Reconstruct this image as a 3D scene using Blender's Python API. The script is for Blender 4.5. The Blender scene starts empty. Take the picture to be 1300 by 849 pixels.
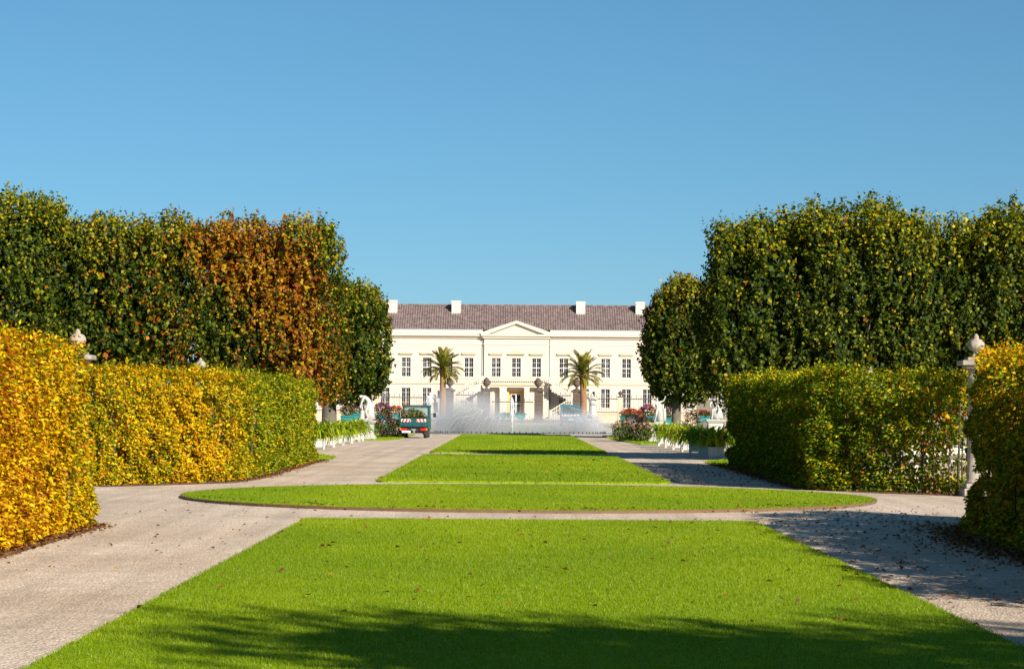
import bpy, bmesh, math, random
import numpy as np
from mathutils import Vector, Matrix

R = math.radians
random.seed(7)
rng = np.random.default_rng(7)
SC = bpy.context.scene
COL = SC.collection

# ------------------------------------------------------------------ camera, sky, sun, exposure
FPX = 3000.0                       # focal length in pixels of a 1300 px wide picture
cam_d = bpy.data.cameras.new('camera')
cam = bpy.data.objects.new('camera', cam_d); COL.objects.link(cam)
cam_d.sensor_width = 36.0
cam_d.lens = FPX / 1300.0 * 36.0
cam_d.shift_y = 93.5 / 1300.0
cam_d.clip_start = 0.1; cam_d.clip_end = 6000
cam.location = (0, 0, 1.7)
cam.rotation_euler = (math.pi / 2, -R(0.4), 0)
SC.camera = cam

SUN_EL, SUN_AZ = R(26.8), R(35)  # azimuth measured from straight behind the camera towards the right
sun_vec = Vector((math.sin(SUN_AZ) * math.cos(SUN_EL), -math.cos(SUN_AZ) * math.cos(SUN_EL), math.sin(SUN_EL)))
world = bpy.data.worlds.new('World'); SC.world = world; world.use_nodes = True
wn = world.node_tree.nodes; wl = world.node_tree.links
bg = wn['Background']
sky = wn.new('ShaderNodeTexSky'); sky.sky_type = 'NISHITA'; sky.sun_disc = False
sky.sun_elevation = SUN_EL
sky.sun_rotation = math.atan2(sun_vec.x, sun_vec.y)
sky.altitude = 0; sky.air_density = 1.0; sky.dust_density = 0.0; sky.ozone_density = 10.0
stc = wn.new('ShaderNodeTexCoord'); smp = wn.new('ShaderNodeMapping'); smp.vector_type = 'POINT'
smp.inputs['Scale'].default_value = (1, 1, 1.0); smp.inputs['Location'].default_value = (0, 0, 0.02)
wl.new(stc.outputs['Generated'], smp.inputs['Vector']); wl.new(smp.outputs[0], sky.inputs['Vector'])
hs = wn.new('ShaderNodeHueSaturation'); hs.inputs['Saturation'].default_value = 0.96; hs.inputs['Hue'].default_value = 0.48
wl.new(sky.outputs[0], hs.inputs['Color'])
wl.new(hs.outputs[0], bg.inputs['Color'])
bg.inputs['Strength'].default_value = 0.056

sl = bpy.data.lights.new('sun', 'SUN'); sl.energy = 5.0; sl.angle = R(0.53); sl.color = (1.0, 0.92, 0.79)
so = bpy.data.objects.new('sun', sl); COL.objects.link(so)
so.rotation_euler = (-sun_vec).to_track_quat('-Z', 'Y').to_euler()

SC.view_settings.view_transform = 'Standard'; SC.view_settings.look = 'None'
SC.view_settings.exposure = 0.74; SC.view_settings.gamma = 1.0
SC.view_settings.use_curve_mapping = False
SC.render.engine = 'CYCLES'
SC.cycles.use_denoising = True
SC.cycles.max_bounces = 8; SC.cycles.diffuse_bounces = 2; SC.cycles.transparent_max_bounces = 24
SC.cycles.volume_step_rate = 1.0

def G(x, y):
    """photo pixel on the ground -> (X, Y)"""
    yc = y - 0.007 * (x - 650) - 518
    s = yc / 1.7
    return ((x - 650) / s, FPX / s)

# ------------------------------------------------------------------ helpers: objects
def tag(o, label=None, cat=None, group=None, kind=None):
    if label: o['label'] = label
    if cat: o['category'] = cat
    if group: o['group'] = group
    if kind: o['kind'] = kind
    return o

def empty(name, loc, rz=0.0):
    o = bpy.data.objects.new(name, None); COL.objects.link(o)
    o.location = loc; o.rotation_euler = (0, 0, rz); o.empty_display_size = 0.2
    return o

def link(name, me, parent=None, loc=None, rot=None):
    o = bpy.data.objects.new(name, me); COL.objects.link(o)
    if parent: o.parent = parent
    if loc is not None: o.location = loc
    if rot is not None: o.rotation_euler = rot
    return o

def copy_tree(o, parent=None):
    c = o.copy(); COL.objects.link(c)
    if parent: c.parent = parent
    for ch in list(o.children): copy_tree(ch, c)
    return c

class MB:
    """collects simple solids into one bmesh"""
    def __init__(s): s.bm = bmesh.new()
    def box(s, x0, x1, y0, y1, z0, z1, bev=0.0, rot=None, piv=None):
        r = bmesh.ops.create_cube(s.bm, size=1.0); vs = r['verts']
        M = Matrix.Translation(((x0+x1)/2, (y0+y1)/2, (z0+z1)/2)) @ Matrix.Diagonal((x1-x0, y1-y0, z1-z0, 1))
        if rot is not None:
            p = Vector(piv) if piv is not None else Vector(((x0+x1)/2, (y0+y1)/2, (z0+z1)/2))
            M = Matrix.Translation(p) @ rot @ Matrix.Translation(-p) @ M
        bmesh.ops.transform(s.bm, matrix=M, verts=vs)
        if bev > 0:
            es = list({e for v in vs for e in v.link_edges})
            bmesh.ops.bevel(s.bm, geom=es, offset=bev, segments=1 if bev < .03 else 2, affect='EDGES', profile=0.6)
        return s
    def lathe(s, prof, seg=16, c=(0, 0, 0), sx=1.0, sy=1.0, flute=0.0, nf=0):
        rings = []
        for r, z in prof:
            ring = []
            for k in range(seg):
                a = 2*math.pi*k/seg
                rr = r*(1 + (flute*math.cos(nf*a) if nf else 0))
                ring.append(s.bm.verts.new((c[0]+rr*math.cos(a)*sx, c[1]+rr*math.sin(a)*sy, c[2]+z)))
            rings.append(ring)
        for a, b in zip(rings, rings[1:]):
            for k in range(seg):
                f = s.bm.faces.new((a[k], a[(k+1) % seg], b[(k+1) % seg], b[k])); f.smooth = True
        if prof[0][0] > 1e-4: s.bm.faces.new(list(reversed(rings[0])))
        if prof[-1][0] > 1e-4: s.bm.faces.new(rings[-1])
        return s
    def tube(s, pts, rads, seg=6, smooth=True):
        pts = [Vector(p) for p in pts]
        if not hasattr(rads, '__len__'): rads = [rads]*len(pts)
        prev = None; rings = []
        for i, p in enumerate(pts):
            d = (pts[min(i+1, len(pts)-1)] - pts[max(i-1, 0)])
            if d.length < 1e-9: d = Vector((0, 0, 1))
            d.normalize()
            if prev is None:
                u = d.orthogonal().normalized()
            else:
                u = (prev - d*prev.dot(d))
                u = u.normalized() if u.length > 1e-6 else d.orthogonal().normalized()
            prev = u; v = d.cross(u)
            rings.append([s.bm.verts.new(p + (u*math.cos(2*math.pi*k/seg) + v*math.sin(2*math.pi*k/seg))*rads[i]) for k in range(seg)])
        for a, b in zip(rings, rings[1:]):
            for k in range(seg):
                f = s.bm.faces.new((a[k], a[(k+1) % seg], b[(k+1) % seg], b[k])); f.smooth = smooth
        s.bm.faces.new(list(reversed(rings[0]))); s.bm.faces.new(rings[-1])
        return s
    def prism(s, poly, z0, z1, bev=0):
        a = [s.bm.verts.new((x, y, z0)) for x, y in poly]; b = [s.bm.verts.new((x, y, z1)) for x, y in poly]
        n = len(poly)
        for k in range(n): s.bm.faces.new((a[k], a[(k+1) % n], b[(k+1) % n], b[k]))
        s.bm.faces.new(list(reversed(a))); s.bm.faces.new(b)
        return s
    def prism_y(s, poly, y0, y1):
        """polygon in XZ swept along Y"""
        a = [s.bm.verts.new((x, y0, z)) for x, z in poly]; b = [s.bm.verts.new((x, y1, z)) for x, z in poly]
        n = len(poly)
        for k in range(n): s.bm.faces.new((a[k], a[(k+1) % n], b[(k+1) % n], b[k]))
        s.bm.faces.new(list(reversed(a))); s.bm.faces.new(b)
        return s
    def prism_x(s, poly, x0, x1):
        """polygon in YZ swept along X"""
        a = [s.bm.verts.new((x0, y, z)) for y, z in poly]; b = [s.bm.verts.new((x1, y, z)) for y, z in poly]
        n = len(poly)
        for k in range(n): s.bm.faces.new((a[k], a[(k+1) % n], b[(k+1) % n], b[k]))
        s.bm.faces.new(list(reversed(a))); s.bm.faces.new(b)
        return s
    def quad(s, *pts):
        s.bm.faces.new([s.bm.verts.new(p) for p in pts]); return s
    def mesh(s, name, m):
        bmesh.ops.recalc_face_normals(s.bm, faces=s.bm.faces[:])
        me = bpy.data.meshes.new(name); s.bm.to_mesh(me); s.bm.free()
        for mm in (m if isinstance(m, (list, tuple)) else [m]): me.materials.append(mm)
        return me
    def build(s, name, m, parent=None, loc=None, rot=None):
        return link(name, s.mesh(name, m), parent, loc, rot)

# ------------------------------------------------------------------ helpers: materials
def nodes_of(name):
    m = bpy.data.materials.new(name); m.use_nodes = True
    nt = m.node_tree; return m, nt, nt.nodes, nt.links, nt.nodes['Principled BSDF']

def mat(name, col, rough=0.7, var=0.15, scale=4.0, bump=0.0, bscale=30.0, metal=0.0, spec=0.4, dirt=None, dscale=1.0, damt=0.5):
    m, nt, n, l, b = nodes_of(name)
    tc = n.new('ShaderNodeTexCoord')
    no = n.new('ShaderNodeTexNoise'); no.inputs['Scale'].default_value = scale; no.inputs['Detail'].default_value = 6
    l.new(tc.outputs['Object'], no.inputs['Vector'])
    mx = n.new('ShaderNodeMix'); mx.data_type = 'RGBA'
    c = col
    mx.inputs[6].default_value = (c[0]*(1-var), c[1]*(1-var), c[2]*(1-var), 1)
    mx.inputs[7].default_value = (min(1, c[0]*(1+var)), min(1, c[1]*(1+var)), min(1, c[2]*(1+var)), 1)
    l.new(no.outputs['Fac'], mx.inputs[0])
    out = mx.outputs[2]
    if dirt:
        n2 = n.new('ShaderNodeTexNoise'); n2.inputs['Scale'].default_value = dscale; n2.inputs['Detail'].default_value = 8
        n2.inputs['Roughness'].default_value = 0.65
        l.new(tc.outputs['Object'], n2.inputs['Vector'])
        rp = n.new('ShaderNodeMapRange'); rp.inputs[1].default_value = 0.48; rp.inputs[2].default_value = 0.7
        rp.inputs[4].default_value = damt
        l.new(n2.outputs['Fac'], rp.inputs[0])
        m2 = n.new('ShaderNodeMix'); m2.data_type = 'RGBA'
        m2.inputs[7].default_value = (*dirt, 1)
        l.new(out, m2.inputs[6]); l.new(rp.outputs[0], m2.inputs[0]); out = m2.outputs[2]
    l.new(out, b.inputs['Base Color'])
    b.inputs['Roughness'].default_value = rough; b.inputs['Metallic'].default_value = metal
    b.inputs['Specular IOR Level'].default_value = spec
    if bump > 0:
        nb = n.new('ShaderNodeTexNoise'); nb.inputs['Scale'].default_value = bscale; nb.inputs['Detail'].default_value = 5
        l.new(tc.outputs['Object'], nb.inputs['Vector'])
        bp = n.new('ShaderNodeBump'); bp.inputs['Strength'].default_value = bump; bp.inputs['Distance'].default_value = 0.02
        l.new(nb.outputs['Fac'], bp.inputs['Height']); l.new(bp.outputs[0], b.inputs['Normal'])
    return m

def leaf_mat(name, trans=0.2, rough=0.55, gloss=0.012, sat=1.0):
    m = bpy.data.materials.new(name); m.use_nodes = True
    nt = m.node_tree; n = nt.nodes; l = nt.links; n.clear()
    out = n.new('ShaderNodeOutputMaterial')
    at = n.new('ShaderNodeAttribute'); at.attribute_name = 'tint'
    di = n.new('ShaderNodeBsdfDiffuse'); tr = n.new('ShaderNodeBsdfTranslucent'); gl = n.new('ShaderNodeBsdfGlossy')
    gl.inputs['Roughness'].default_value = rough
    ga = n.new('ShaderNodeGamma'); ga.inputs['Gamma'].default_value = 0.85
    l.new(at.outputs['Color'], di.inputs['Color']); l.new(at.outputs['Color'], ga.inputs['Color']); l.new(ga.outputs[0], tr.inputs['Color'])
    m1 = n.new('ShaderNodeMixShader'); m1.inputs[0].default_value = trans
    l.new(di.outputs[0], m1.inputs[1]); l.new(tr.outputs[0], m1.inputs[2])
    m2 = n.new('ShaderNodeMixShader'); m2.inputs[0].default_value = gloss
    l.new(m1.outputs[0], m2.inputs[1]); l.new(gl.outputs[0], m2.inputs[2])
    l.new(m2.outputs[0], out.inputs['Surface'])
    return m

LEAF = leaf_mat('leaf')
LEAF_GLOSSY = leaf_mat('glossy_leaf', 0.22, 0.55, 0.012)
GRASS = leaf_mat('grass_blade', 0.35, 0.5, 0.02)
PETAL = leaf_mat('petal', 0.3, 0.6, 0.02)
DRYLEAF = leaf_mat('dry_leaf', 0.15, 0.6, 0.02)
BARK = mat('bark', (0.12, 0.10, 0.08), 0.9, 0.4, 3, 0.8, 14, dirt=(0.2, 0.2, 0.15), dscale=2)
TWIG = mat('twig', (0.07, 0.05, 0.035), 0.9, 0.3, 8)

# ------------------------------------------------------------------ helpers: foliage
class Noise:
    def __init__(s, seed, freq, n=9):
        r = np.random.default_rng(seed)
        d = r.normal(size=(n, 3)); d /= np.linalg.norm(d, axis=1)[:, None]
        s.k = d*freq*r.uniform(0.6, 1.7, n)[:, None]; s.p = r.uniform(0, 6.28, n); s.n = n
    def __call__(s, P):
        return np.sin(P @ s.k.T + s.p).sum(1)/math.sqrt(s.n/2.0)/1.6

def unit(v): return v/np.maximum(np.linalg.norm(v, axis=-1, keepdims=True), 1e-9)

def mesh_np(name, V, nper, m, tint=None):
    """V: (faces*nper, 3) loose polygons of nper corners"""
    n = len(V)//nper
    me = bpy.data.meshes.new(name)
    me.vertices.add(n*nper); me.vertices.foreach_set('co', np.ascontiguousarray(V, dtype=np.float32).ravel())
    me.loops.add(n*nper); me.loops.foreach_set('vertex_index', np.arange(n*nper, dtype=np.int32))
    me.polygons.add(n)
    me.polygons.foreach_set('loop_start', np.arange(0, n*nper, nper, dtype=np.int32))
    me.polygons.foreach_set('loop_total', np.full(n, nper, dtype=np.int32))
    if tint is not None:
        a = me.attributes.new('tint', 'FLOAT_COLOR', 'POINT')
        c = np.ones((n*nper, 4), dtype=np.float32); c[:, :3] = np.repeat(tint, nper, axis=0)
        a.data.foreach_set('color', c.ravel())
    me.update(calc_edges=True); me.materials.append(m)
    return me

def leaves(P, U, N, L, W, fold=0.15, droop=0.1):
    U = unit(U); S = unit(np.cross(U, N)); N = np.cross(S, U)
    L = np.asarray(L)[:, None] if np.ndim(L) else L
    W = np.asarray(W)[:, None] if np.ndim(W) else W
    b = P; a = P + U*L*0.42 + S*W*0.5 + N*W*fold
    t = P + U*L - N*L*droop; c = P + U*L*0.42 - S*W*0.5 + N*W*fold
    return np.stack([b, a, t, c], axis=1).reshape(-1, 3)

def palette(cols, w, n, r):
    cols = np.array(cols); w = np.array(w, float); w /= w.sum()
    return cols[r.choice(len(cols), n, p=w)]

# ------------------------------------------------------------------ ground
def gravel_material():
    m, nt, n, l, b = nodes_of('gravel')
    tc = n.new('ShaderNodeNewGeometry')
    big = n.new('ShaderNodeTexNoise'); big.inputs['Scale'].default_value = 0.35; big.inputs['Detail'].default_value = 6
    mid = n.new('ShaderNodeTexNoise'); mid.inputs['Scale'].default_value = 3.0; mid.inputs['Detail'].default_value = 8; mid.inputs['Roughness'].default_value = 0.7
    fin = n.new('ShaderNodeTexVoronoi'); fin.inputs['Scale'].default_value = 38; fin.inputs['Randomness'].default_value = 1
    f2 = n.new('ShaderNodeTexVoronoi'); f2.inputs['Scale'].default_value = 14
    for t in (big, mid, fin, f2): l.new(tc.outputs['Position'], t.inputs['Vector'])
    c1 = n.new('ShaderNodeMix'); c1.data_type = 'RGBA'
    c1.inputs[6].default_value = (0.58, 0.445, 0.33, 1); c1.inputs[7].default_value = (0.72, 0.58, 0.455, 1)
    r1 = n.new('ShaderNodeMapRange'); r1.inputs[1].default_value = 0.35; r1.inputs[2].default_value = 0.65
    l.new(big.outputs['Fac'], r1.inputs[0]); l.new(r1.outputs[0], c1.inputs[0])
    c2 = n.new('ShaderNodeMix'); c2.data_type = 'RGBA'; c2.blend_type = 'MULTIPLY'; c2.inputs[0].default_value = 0.6
    bw = n.new('ShaderNodeSeparateColor'); l.new(fin.outputs['Color'], bw.inputs[0])
    r2 = n.new('ShaderNodeMapRange'); r2.inputs[3].default_value = 0.55; r2.inputs[4].default_value = 1.25
    l.new(bw.outputs[0], r2.inputs[0])
    l.new(c1.outputs[2], c2.inputs[6]); l.new(r2.outputs[0], c2.inputs[7])
    c3 = n.new('ShaderNodeMix'); c3.data_type = 'RGBA'; c3.blend_type = 'MULTIPLY'; c3.inputs[0].default_value = 0.7
    r3 = n.new('ShaderNodeMapRange'); r3.inputs[1].default_value = 0.3; r3.inputs[2].default_value = 0.7
    r3.inputs[3].default_value = 0.72; r3.inputs[4].default_value = 1.15
    l.new(mid.outputs['Fac'], r3.inputs[0]); l.new(c2.outputs[2], c3.inputs[6]); l.new(r3.outputs[0], c3.inputs[7])
    mp = n.new('ShaderNodeMapping'); mp.inputs['Scale'].default_value = (2.6, 0.045, 1); l.new(tc.outputs['Position'], mp.inputs['Vector'])
    tk = n.new('ShaderNodeTexNoise'); tk.inputs['Scale'].default_value = 1.0; tk.inputs['Detail'].default_value = 4; l.new(mp.outputs[0], tk.inputs['Vector'])
    c4 = n.new('ShaderNodeMix'); c4.data_type = 'RGBA'; c4.blend_type = 'MULTIPLY'; c4.inputs[0].default_value = 0.8
    r4 = n.new('ShaderNodeMapRange'); r4.inputs[1].default_value = 0.35; r4.inputs[2].default_value = 0.62; r4.inputs[3].default_value = 0.84; r4.inputs[4].default_value = 1.06
    l.new(tk.outputs['Fac'], r4.inputs[0]); l.new(c3.outputs[2], c4.inputs[6]); l.new(r4.outputs[0], c4.inputs[7])
    l.new(c4.outputs[2], b.inputs['Base Color'])
    b.inputs['Roughness'].default_value = 0.95; b.inputs['Specular IOR Level'].default_value = 0.15
    ad = n.new('ShaderNodeMath'); ad.operation = 'ADD'
    l.new(fin.outputs['Distance'], ad.inputs[0]); l.new(mid.outputs['Fac'], ad.inputs[1])
    bp = n.new('ShaderNodeBump'); bp.inputs['Strength'].default_value = 0.7; bp.inputs['Distance'].default_value = 0.02
    l.new(ad.outputs[0], bp.inputs['Height']); l.new(bp.outputs[0], b.inputs['Normal'])
    return m
GRAVEL = gravel_material()

def lawn_material():
    m, nt, n, l, b = nodes_of('lawn_turf')
    g = n.new('ShaderNodeNewGeometry')
    a = n.new('ShaderNodeTexNoise'); a.inputs['Scale'].default_value = 1.1; a.inputs['Detail'].default_value = 7; a.inputs['Roughness'].default_value = 0.65
    c = n.new('ShaderNodeTexNoise'); c.inputs['Scale'].default_value = 16; c.inputs['Detail'].default_value = 5
    l.new(g.outputs['Position'], a.inputs['Vector']); l.new(g.outputs['Position'], c.inputs['Vector'])
    ad = n.new('ShaderNodeMath'); ad.operation = 'ADD'; l.new(a.outputs['Fac'], ad.inputs[0]); l.new(c.outputs['Fac'], ad.inputs[1])
    rp = n.new('ShaderNodeMapRange'); rp.inputs[1].default_value = 0.75; rp.inputs[2].default_value = 1.25
    l.new(ad.outputs[0], rp.inputs[0])
    mx = n.new('ShaderNodeMix'); mx.data_type = 'RGBA'
    mx.inputs[6].default_value = (0.14, 0.235, 0.001, 1); mx.inputs[7].default_value = (0.24, 0.325, 0.002, 1)
    l.new(rp.outputs[0], mx.inputs[0]); l.new(mx.outputs[2], b.inputs['Base Color'])
    b.inputs['Roughness'].default_value = 0.9; b.inputs['Specular IOR Level'].default_value = 0.1
    bp = n.new('ShaderNodeBump'); bp.inputs['Strength'].default_value = 0.5; bp.inputs['Distance'].default_value = 0.03
    l.new(c.outputs['Fac'], bp.inputs['Height']); l.new(bp.outputs[0], b.inputs['Normal'])
    return m
TURF = lawn_material()

tag(MB().quad((-2500, -300, 0), (2500, -300, 0), (2500, 4000, 0), (-2500, 4000, 0)).build('ground', GRAVEL), kind='structure')

GN3 = Noise(8, 0.35); GN = Noise(3, 0.8); GN2 = Noise(5, 3.0)
LX0, LX1 = -3.05, 3.6
def pip(poly, P):
    x, y = P[:, 0], P[:, 1]; ins = np.zeros(len(P), bool); n = len(poly)
    for i in range(n):
        x1, y1 = poly[i]; x2, y2 = poly[(i+1) % n]
        if y1 == y2: continue
        c = ((y1 > y) != (y2 > y)) & (x < (x2-x1)*(y-y1)/(y2-y1) + x1)
        ins ^= c
    return ins

def lawn(poly, dens, hgt, wid, z=0.045):
    mb = MB(); mb.prism(poly, 0.0, z)
    o = tag(mb.build('lawn', TURF), kind='structure')
    pa = np.array(poly); lo, hi = pa.min(0), pa.max(0)
    n = int((hi-lo).prod()*dens)
    P = rng.uniform(lo, hi, (n, 2)); P = P[pip(poly, P)]
    # a denser fringe along the edge
    e = []
    for i in range(len(poly)):
        p, q = np.array(poly[i]), np.array(poly[(i+1) % len(poly)])
        k = int(np.linalg.norm(q-p)*dens*0.12) + 1
        e.append(p + (q-p)*rng.uniform(0, 1, (k, 1)) + rng.normal(0, 0.025, (k, 2)))
    P = np.vstack([P] + e); n = len(P)
    B = np.c_[P, np.full(n, z-0.004)]
    B[-sum(len(x) for x in e):, 2] = rng.uniform(0.0, z, sum(len(x) for x in e))
    a = rng.uniform(0, 6.283, n); d = np.c_[np.cos(a), np.sin(a), np.zeros(n)]
    lean = rng.normal(0, 0.45, (n, 3)); lean[:, 2] = 0
    H = hgt*rng.uniform(0.55, 1.3, n)[:, None]
    T = B + H*(np.array([0, 0, 1.0]) + lean)
    w = wid*rng.uniform(0.7, 1.3, n)[:, None]
    V = np.stack([B - d*w/2, B + d*w/2, T], 1).reshape(-1, 3)
    pn = (GN(B)*0.5 + GN2(B)*0.3 + GN3(B)*0.55 + rng.normal(0, 0.35, n))[:, None]
    t = np.clip(0.5 + 0.5*pn, 0, 1)
    c = np.array([0.15, 0.245, 0.001])*(1-t) + np.array([0.285, 0.365, 0.003])*t
    dry = rng.uniform(size=n) < 0.03 + 0.10*np.clip(GN3(B)*GN(B), 0, 1); c[dry] = (0.25, 0.27, 0.03)
    g = link('grass', mesh_np('grass', V, 3, GRASS, c), o); g['kind'] = 'stuff'
    return o

def rect(y0, y1, r=0.25, x0=LX0, x1=LX1):
    out = []
    for cx, cy, a0 in ((x1-r, y0+r, -90), (x1-r, y1-r, 0), (x0+r, y1-r, 90), (x0+r, y0+r, 180)):
        for k in range(4): out.append((cx + r*math.cos(R(a0+30*k)), cy + r*math.sin(R(a0+30*k))))
    return out
CX, CY, CR = 0.32, 44.9, 6.5
lawn(rect(11.0, 35.2), 1900, 0.026, 0.008)
circ = [(CX + CR*math.cos(2*math.pi*k/72), CY + CR*1.01*math.sin(2*math.pi*k/72)) for k in range(72)]
lawn(circ, 1300, 0.03, 0.010)
lawn(rect(53.6, 83.6), 500, 0.04, 0.018)
lawn(rect(88.9, 147.5), 200, 0.045, 0.03)
lawn(rect(163.5, 224, x1=3.7), 60, 0.05, 0.05)
# steel edging of the round lawn
mb = MB(); n = 72; ro, ri = CR+0.05, CR+0.025
for k in range(n):
    a, b = 2*math.pi*k/n, 2*math.pi*(k+1)/n
    p = [(CX+r*math.cos(t), CY+r*1.01*math.sin(t)) for r, t in ((ri, a), (ro, a), (ro, b), (ri, b))]
    mb.quad(*[(x, y, 0.05) for x, y in p]); mb.quad((*p[1], 0), (*p[2], 0), (*p[2], .05), (*p[1], .05)); mb.quad((*p[0], 0), (*p[3], 0), (*p[3], .05), (*p[0], .05))
tag(mb.build('lawn_edging', mat('edging', (0.16, 0.09, 0.05), 0.8, 0.3, 5)), kind='structure')

# ------------------------------------------------------------------ hedges
SOIL = mat('soil', (0.22, 0.125, 0.07), 0.95, 0.35, 6, 0.8, 40, dirt=(0.3, 0.2, 0.12), dscale=5)
def hedge(name, foot, H, dens, cols, label, seed, lsize=0.075, fill=240, thin=None, back=()):
    """foot: closed plan polygon (counter-clockwise); leaves on its sides and top, twigs and leaves inside"""
    r = np.random.default_rng(seed)
    na, nb, nc_ = Noise(seed, 1.3), Noise(seed+50, 4.5), Noise(seed+51, 11.0)
    cl = Noise(seed+9, 0.7); cl2 = Noise(seed+10, 3.2)
    root = empty(name, (0, 0, 0)); tag(root, label, 'hedge')
    pts, nrm = [], []
    m = len(foot)
    cen = np.mean(np.array(foot), axis=0)
    for i in range(m):
        p, q = np.array(foot[i]), np.array(foot[(i+1) % m])
        e = q-p; ln = np.linalg.norm(e)
        nn = np.array([e[1], -e[0]])/ln
        dd = dens*(0.4 if i in back else 1.0)
        k = int(ln*H*dd)
        t = r.uniform(0, 1, k); z = H*r.uniform(0.0, 1, k)**0.95
        xy = p + e*t[:, None]
        ins = 0.16*np.clip((z-(H-0.35))/0.35, 0, 1)**2 + 0.05*np.clip((0.25-z)/0.25, 0, 1)
        xy = xy - nn*ins[:, None]
        pts.append(np.c_[xy, z]); nrm.append(np.c_[np.tile(nn, (k, 1)), np.full(k, 0.15)])
    fa = np.array(foot); lo, hi = fa.min(0), fa.max(0)
    k = int((hi-lo).prod()*dens*0.8)
    P = r.uniform(lo, hi, (k, 2)); P = P[pip(foot, P)]
    pts.append(np.c_[P, np.full(len(P), H)]); nrm.append(np.tile([0, 0, 1.0], (len(P), 1)))
    P = np.vstack(pts); N = unit(np.vstack(nrm))
    bul = 0.06*na(P) + 0.08*nb(P) + 0.08*nc_(P) - np.abs(r.normal(0, 0.06, len(P)))
    bul += 0.05*np.clip((0.5-P[:, 2])/0.5, 0, 1)
    up = N[:, 2] > 0.8
    bul[up] += np.abs(r.normal(0, 0.07, up.sum())) + (r.uniform(size=up.sum()) < 0.03)*r.uniform(0.05, 0.2, up.sum())
    P = P + N*bul[:, None]; P[:, 2] = np.maximum(P[:, 2], 0.02)
    keep = (0.8*nb(P) + 0.5*na(P) + 0.8*nc_(P) + r.normal(0, 0.3, len(P))) > -0.12
    keep |= P[:, 2] < 0.45
    if thin is not None: keep &= r.uniform(size=len(P)) < thin(P)
    P, N = P[keep], N[keep]; n = len(P)
    U = unit(N*0.5 + r.normal(0, 0.6, (n, 3))*np.array([1, 1, 0.5]) + np.array([0, 0, -0.2]))
    NN = unit(N*0.7 + np.array([0, 0, 0.55]) + r.normal(0, 0.5, (n, 3)))
    L = lsize*r.uniform(0.7, 1.35, n)
    V1 = leaves(P, U, NN, L, L*0.62)
    C1 = cols(P, cl(P), cl2(P), r)
    # inside
    k = int((hi-lo).prod()*H*fill)
    Q = np.c_[r.uniform(lo, hi, (k, 2)), r.uniform(0.05, H-0.1, k)]; Q = Q[pip(foot, Q[:, :2])]
    dm = np.full(len(Q), 9.0)
    for i in range(m):
        p, q = np.array(foot[i]), np.array(foot[(i+1) % m]); e = q-p
        t = np.clip(((Q[:, :2]-p) @ e)/(e @ e), 0, 1)[:, None]
        dm = np.minimum(dm, np.linalg.norm(Q[:, :2]-p-e*t, axis=1))
    Q = Q[(dm > 0.24) & (Q[:, 2] < H-0.26)]
    if thin is not None: Q = Q[r.uniform(size=len(Q)) < thin(Q)*0.8]
    k = len(Q)
    L2 = lsize*2.2*r.uniform(0.7, 1.2, k)
    V2 = leaves(Q, unit(r.normal(size=(k, 3))), unit(r.normal(size=(k, 3))), L2, L2*0.6)
    C2 = cols(Q, cl(Q), cl2(Q), r)
    f = link('foliage', mesh_np('foliage', np.vstack([V1, V2]), 4, LEAF, np.vstack([C1, C2])), root); f['kind'] = 'stuff'
    # stems
    mb = MB(); x0 = 0
    for i in range(m):
        p, q = np.array(foot[i]), np.array(foot[(i+1) % m]); e = q-p; ln = np.linalg.norm(e); nn = np.array([e[1], -e[0]])/ln
        k = max(1, int(ln/0.38))
        if i in back: continue
        for j in range(k):
            b = p + e*((j+0.5)/k) - nn*r.uniform(0.2, 0.4) + r.normal(0, 0.05, 2)
            if not pip(foot, b[None])[0]: continue
            rr = r.uniform(0.014, 0.034)
            pp = [(b[0]+r.normal(0, .02)*s, b[1]+r.normal(0, .02)*s, H*0.92*s/3) for s in range(4)]
            mb.tube(pp, [rr, rr*0.8, rr*0.55, rr*0.25], 5)
    s = mb.build('stem', TWIG, root); s['kind'] = 'stuff'
    return root

YEL = np.array([0.66, 0.43, 0.004]); GOLD = np.array([0.55, 0.26, 0.004]); RUST = np.array([0.36, 0.10, 0.006])
GRN = np.array([0.085, 0.15, 0.005]); LIM = np.array([0.30, 0.31, 0.008]); DGR = np.array([0.035, 0.075, 0.010])
def mixcols(base, ws):
    ws = ws/ws.sum(1, keepdims=True)
    return ws, base
def pick(ws, base, r):
    ws = np.clip(ws, 1e-4, None); ws = ws/ws.sum(1, keepdims=True); c = ws.cumsum(1)
    u = r.uniform(size=(len(ws), 1)); idx = (u > c).sum(1).clip(0, len(base)-1)
    return np.array(base)[idx]*r.uniform(0.75, 1.2, (len(ws), 1))

def cols_left_near(P, a, b, r):
    n = len(P); grn = np.clip(0.28 + 0.5*a + 0.3*b, 0.04, 1)*np.where(P[:, 1] > 31.5, 1.5, 0.8)
    rust = np.clip(0.16 - 0.4*a + 0.35*b, 0.02, 1)
    return pick(np.c_[np.full(n, 0.75), 0.45*np.ones(n), rust, grn*0.35, grn*0.7], [YEL, GOLD, RUST, GRN, LIM], r)
def cols_left_mid(P, a, b, r):
    n = len(P); side = np.clip((P[:, 1]-53)/6.0, 0, 1)
    grn = 0.15 + 0.25*np.clip(a, 0, 1) + 1.2*side + 0.15*b
    grn = grn + 0.05 + 0.3*np.clip(b, 0, 1) + 0.35*side
    return pick(np.c_[0.6*(1-0.7*side), 0.26*(1-0.8*side), np.clip(0.08+0.1*b, 0.01, 1), grn*0.6, grn*0.8], [YEL, GOLD, RUST, GRN, LIM], r)
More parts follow.
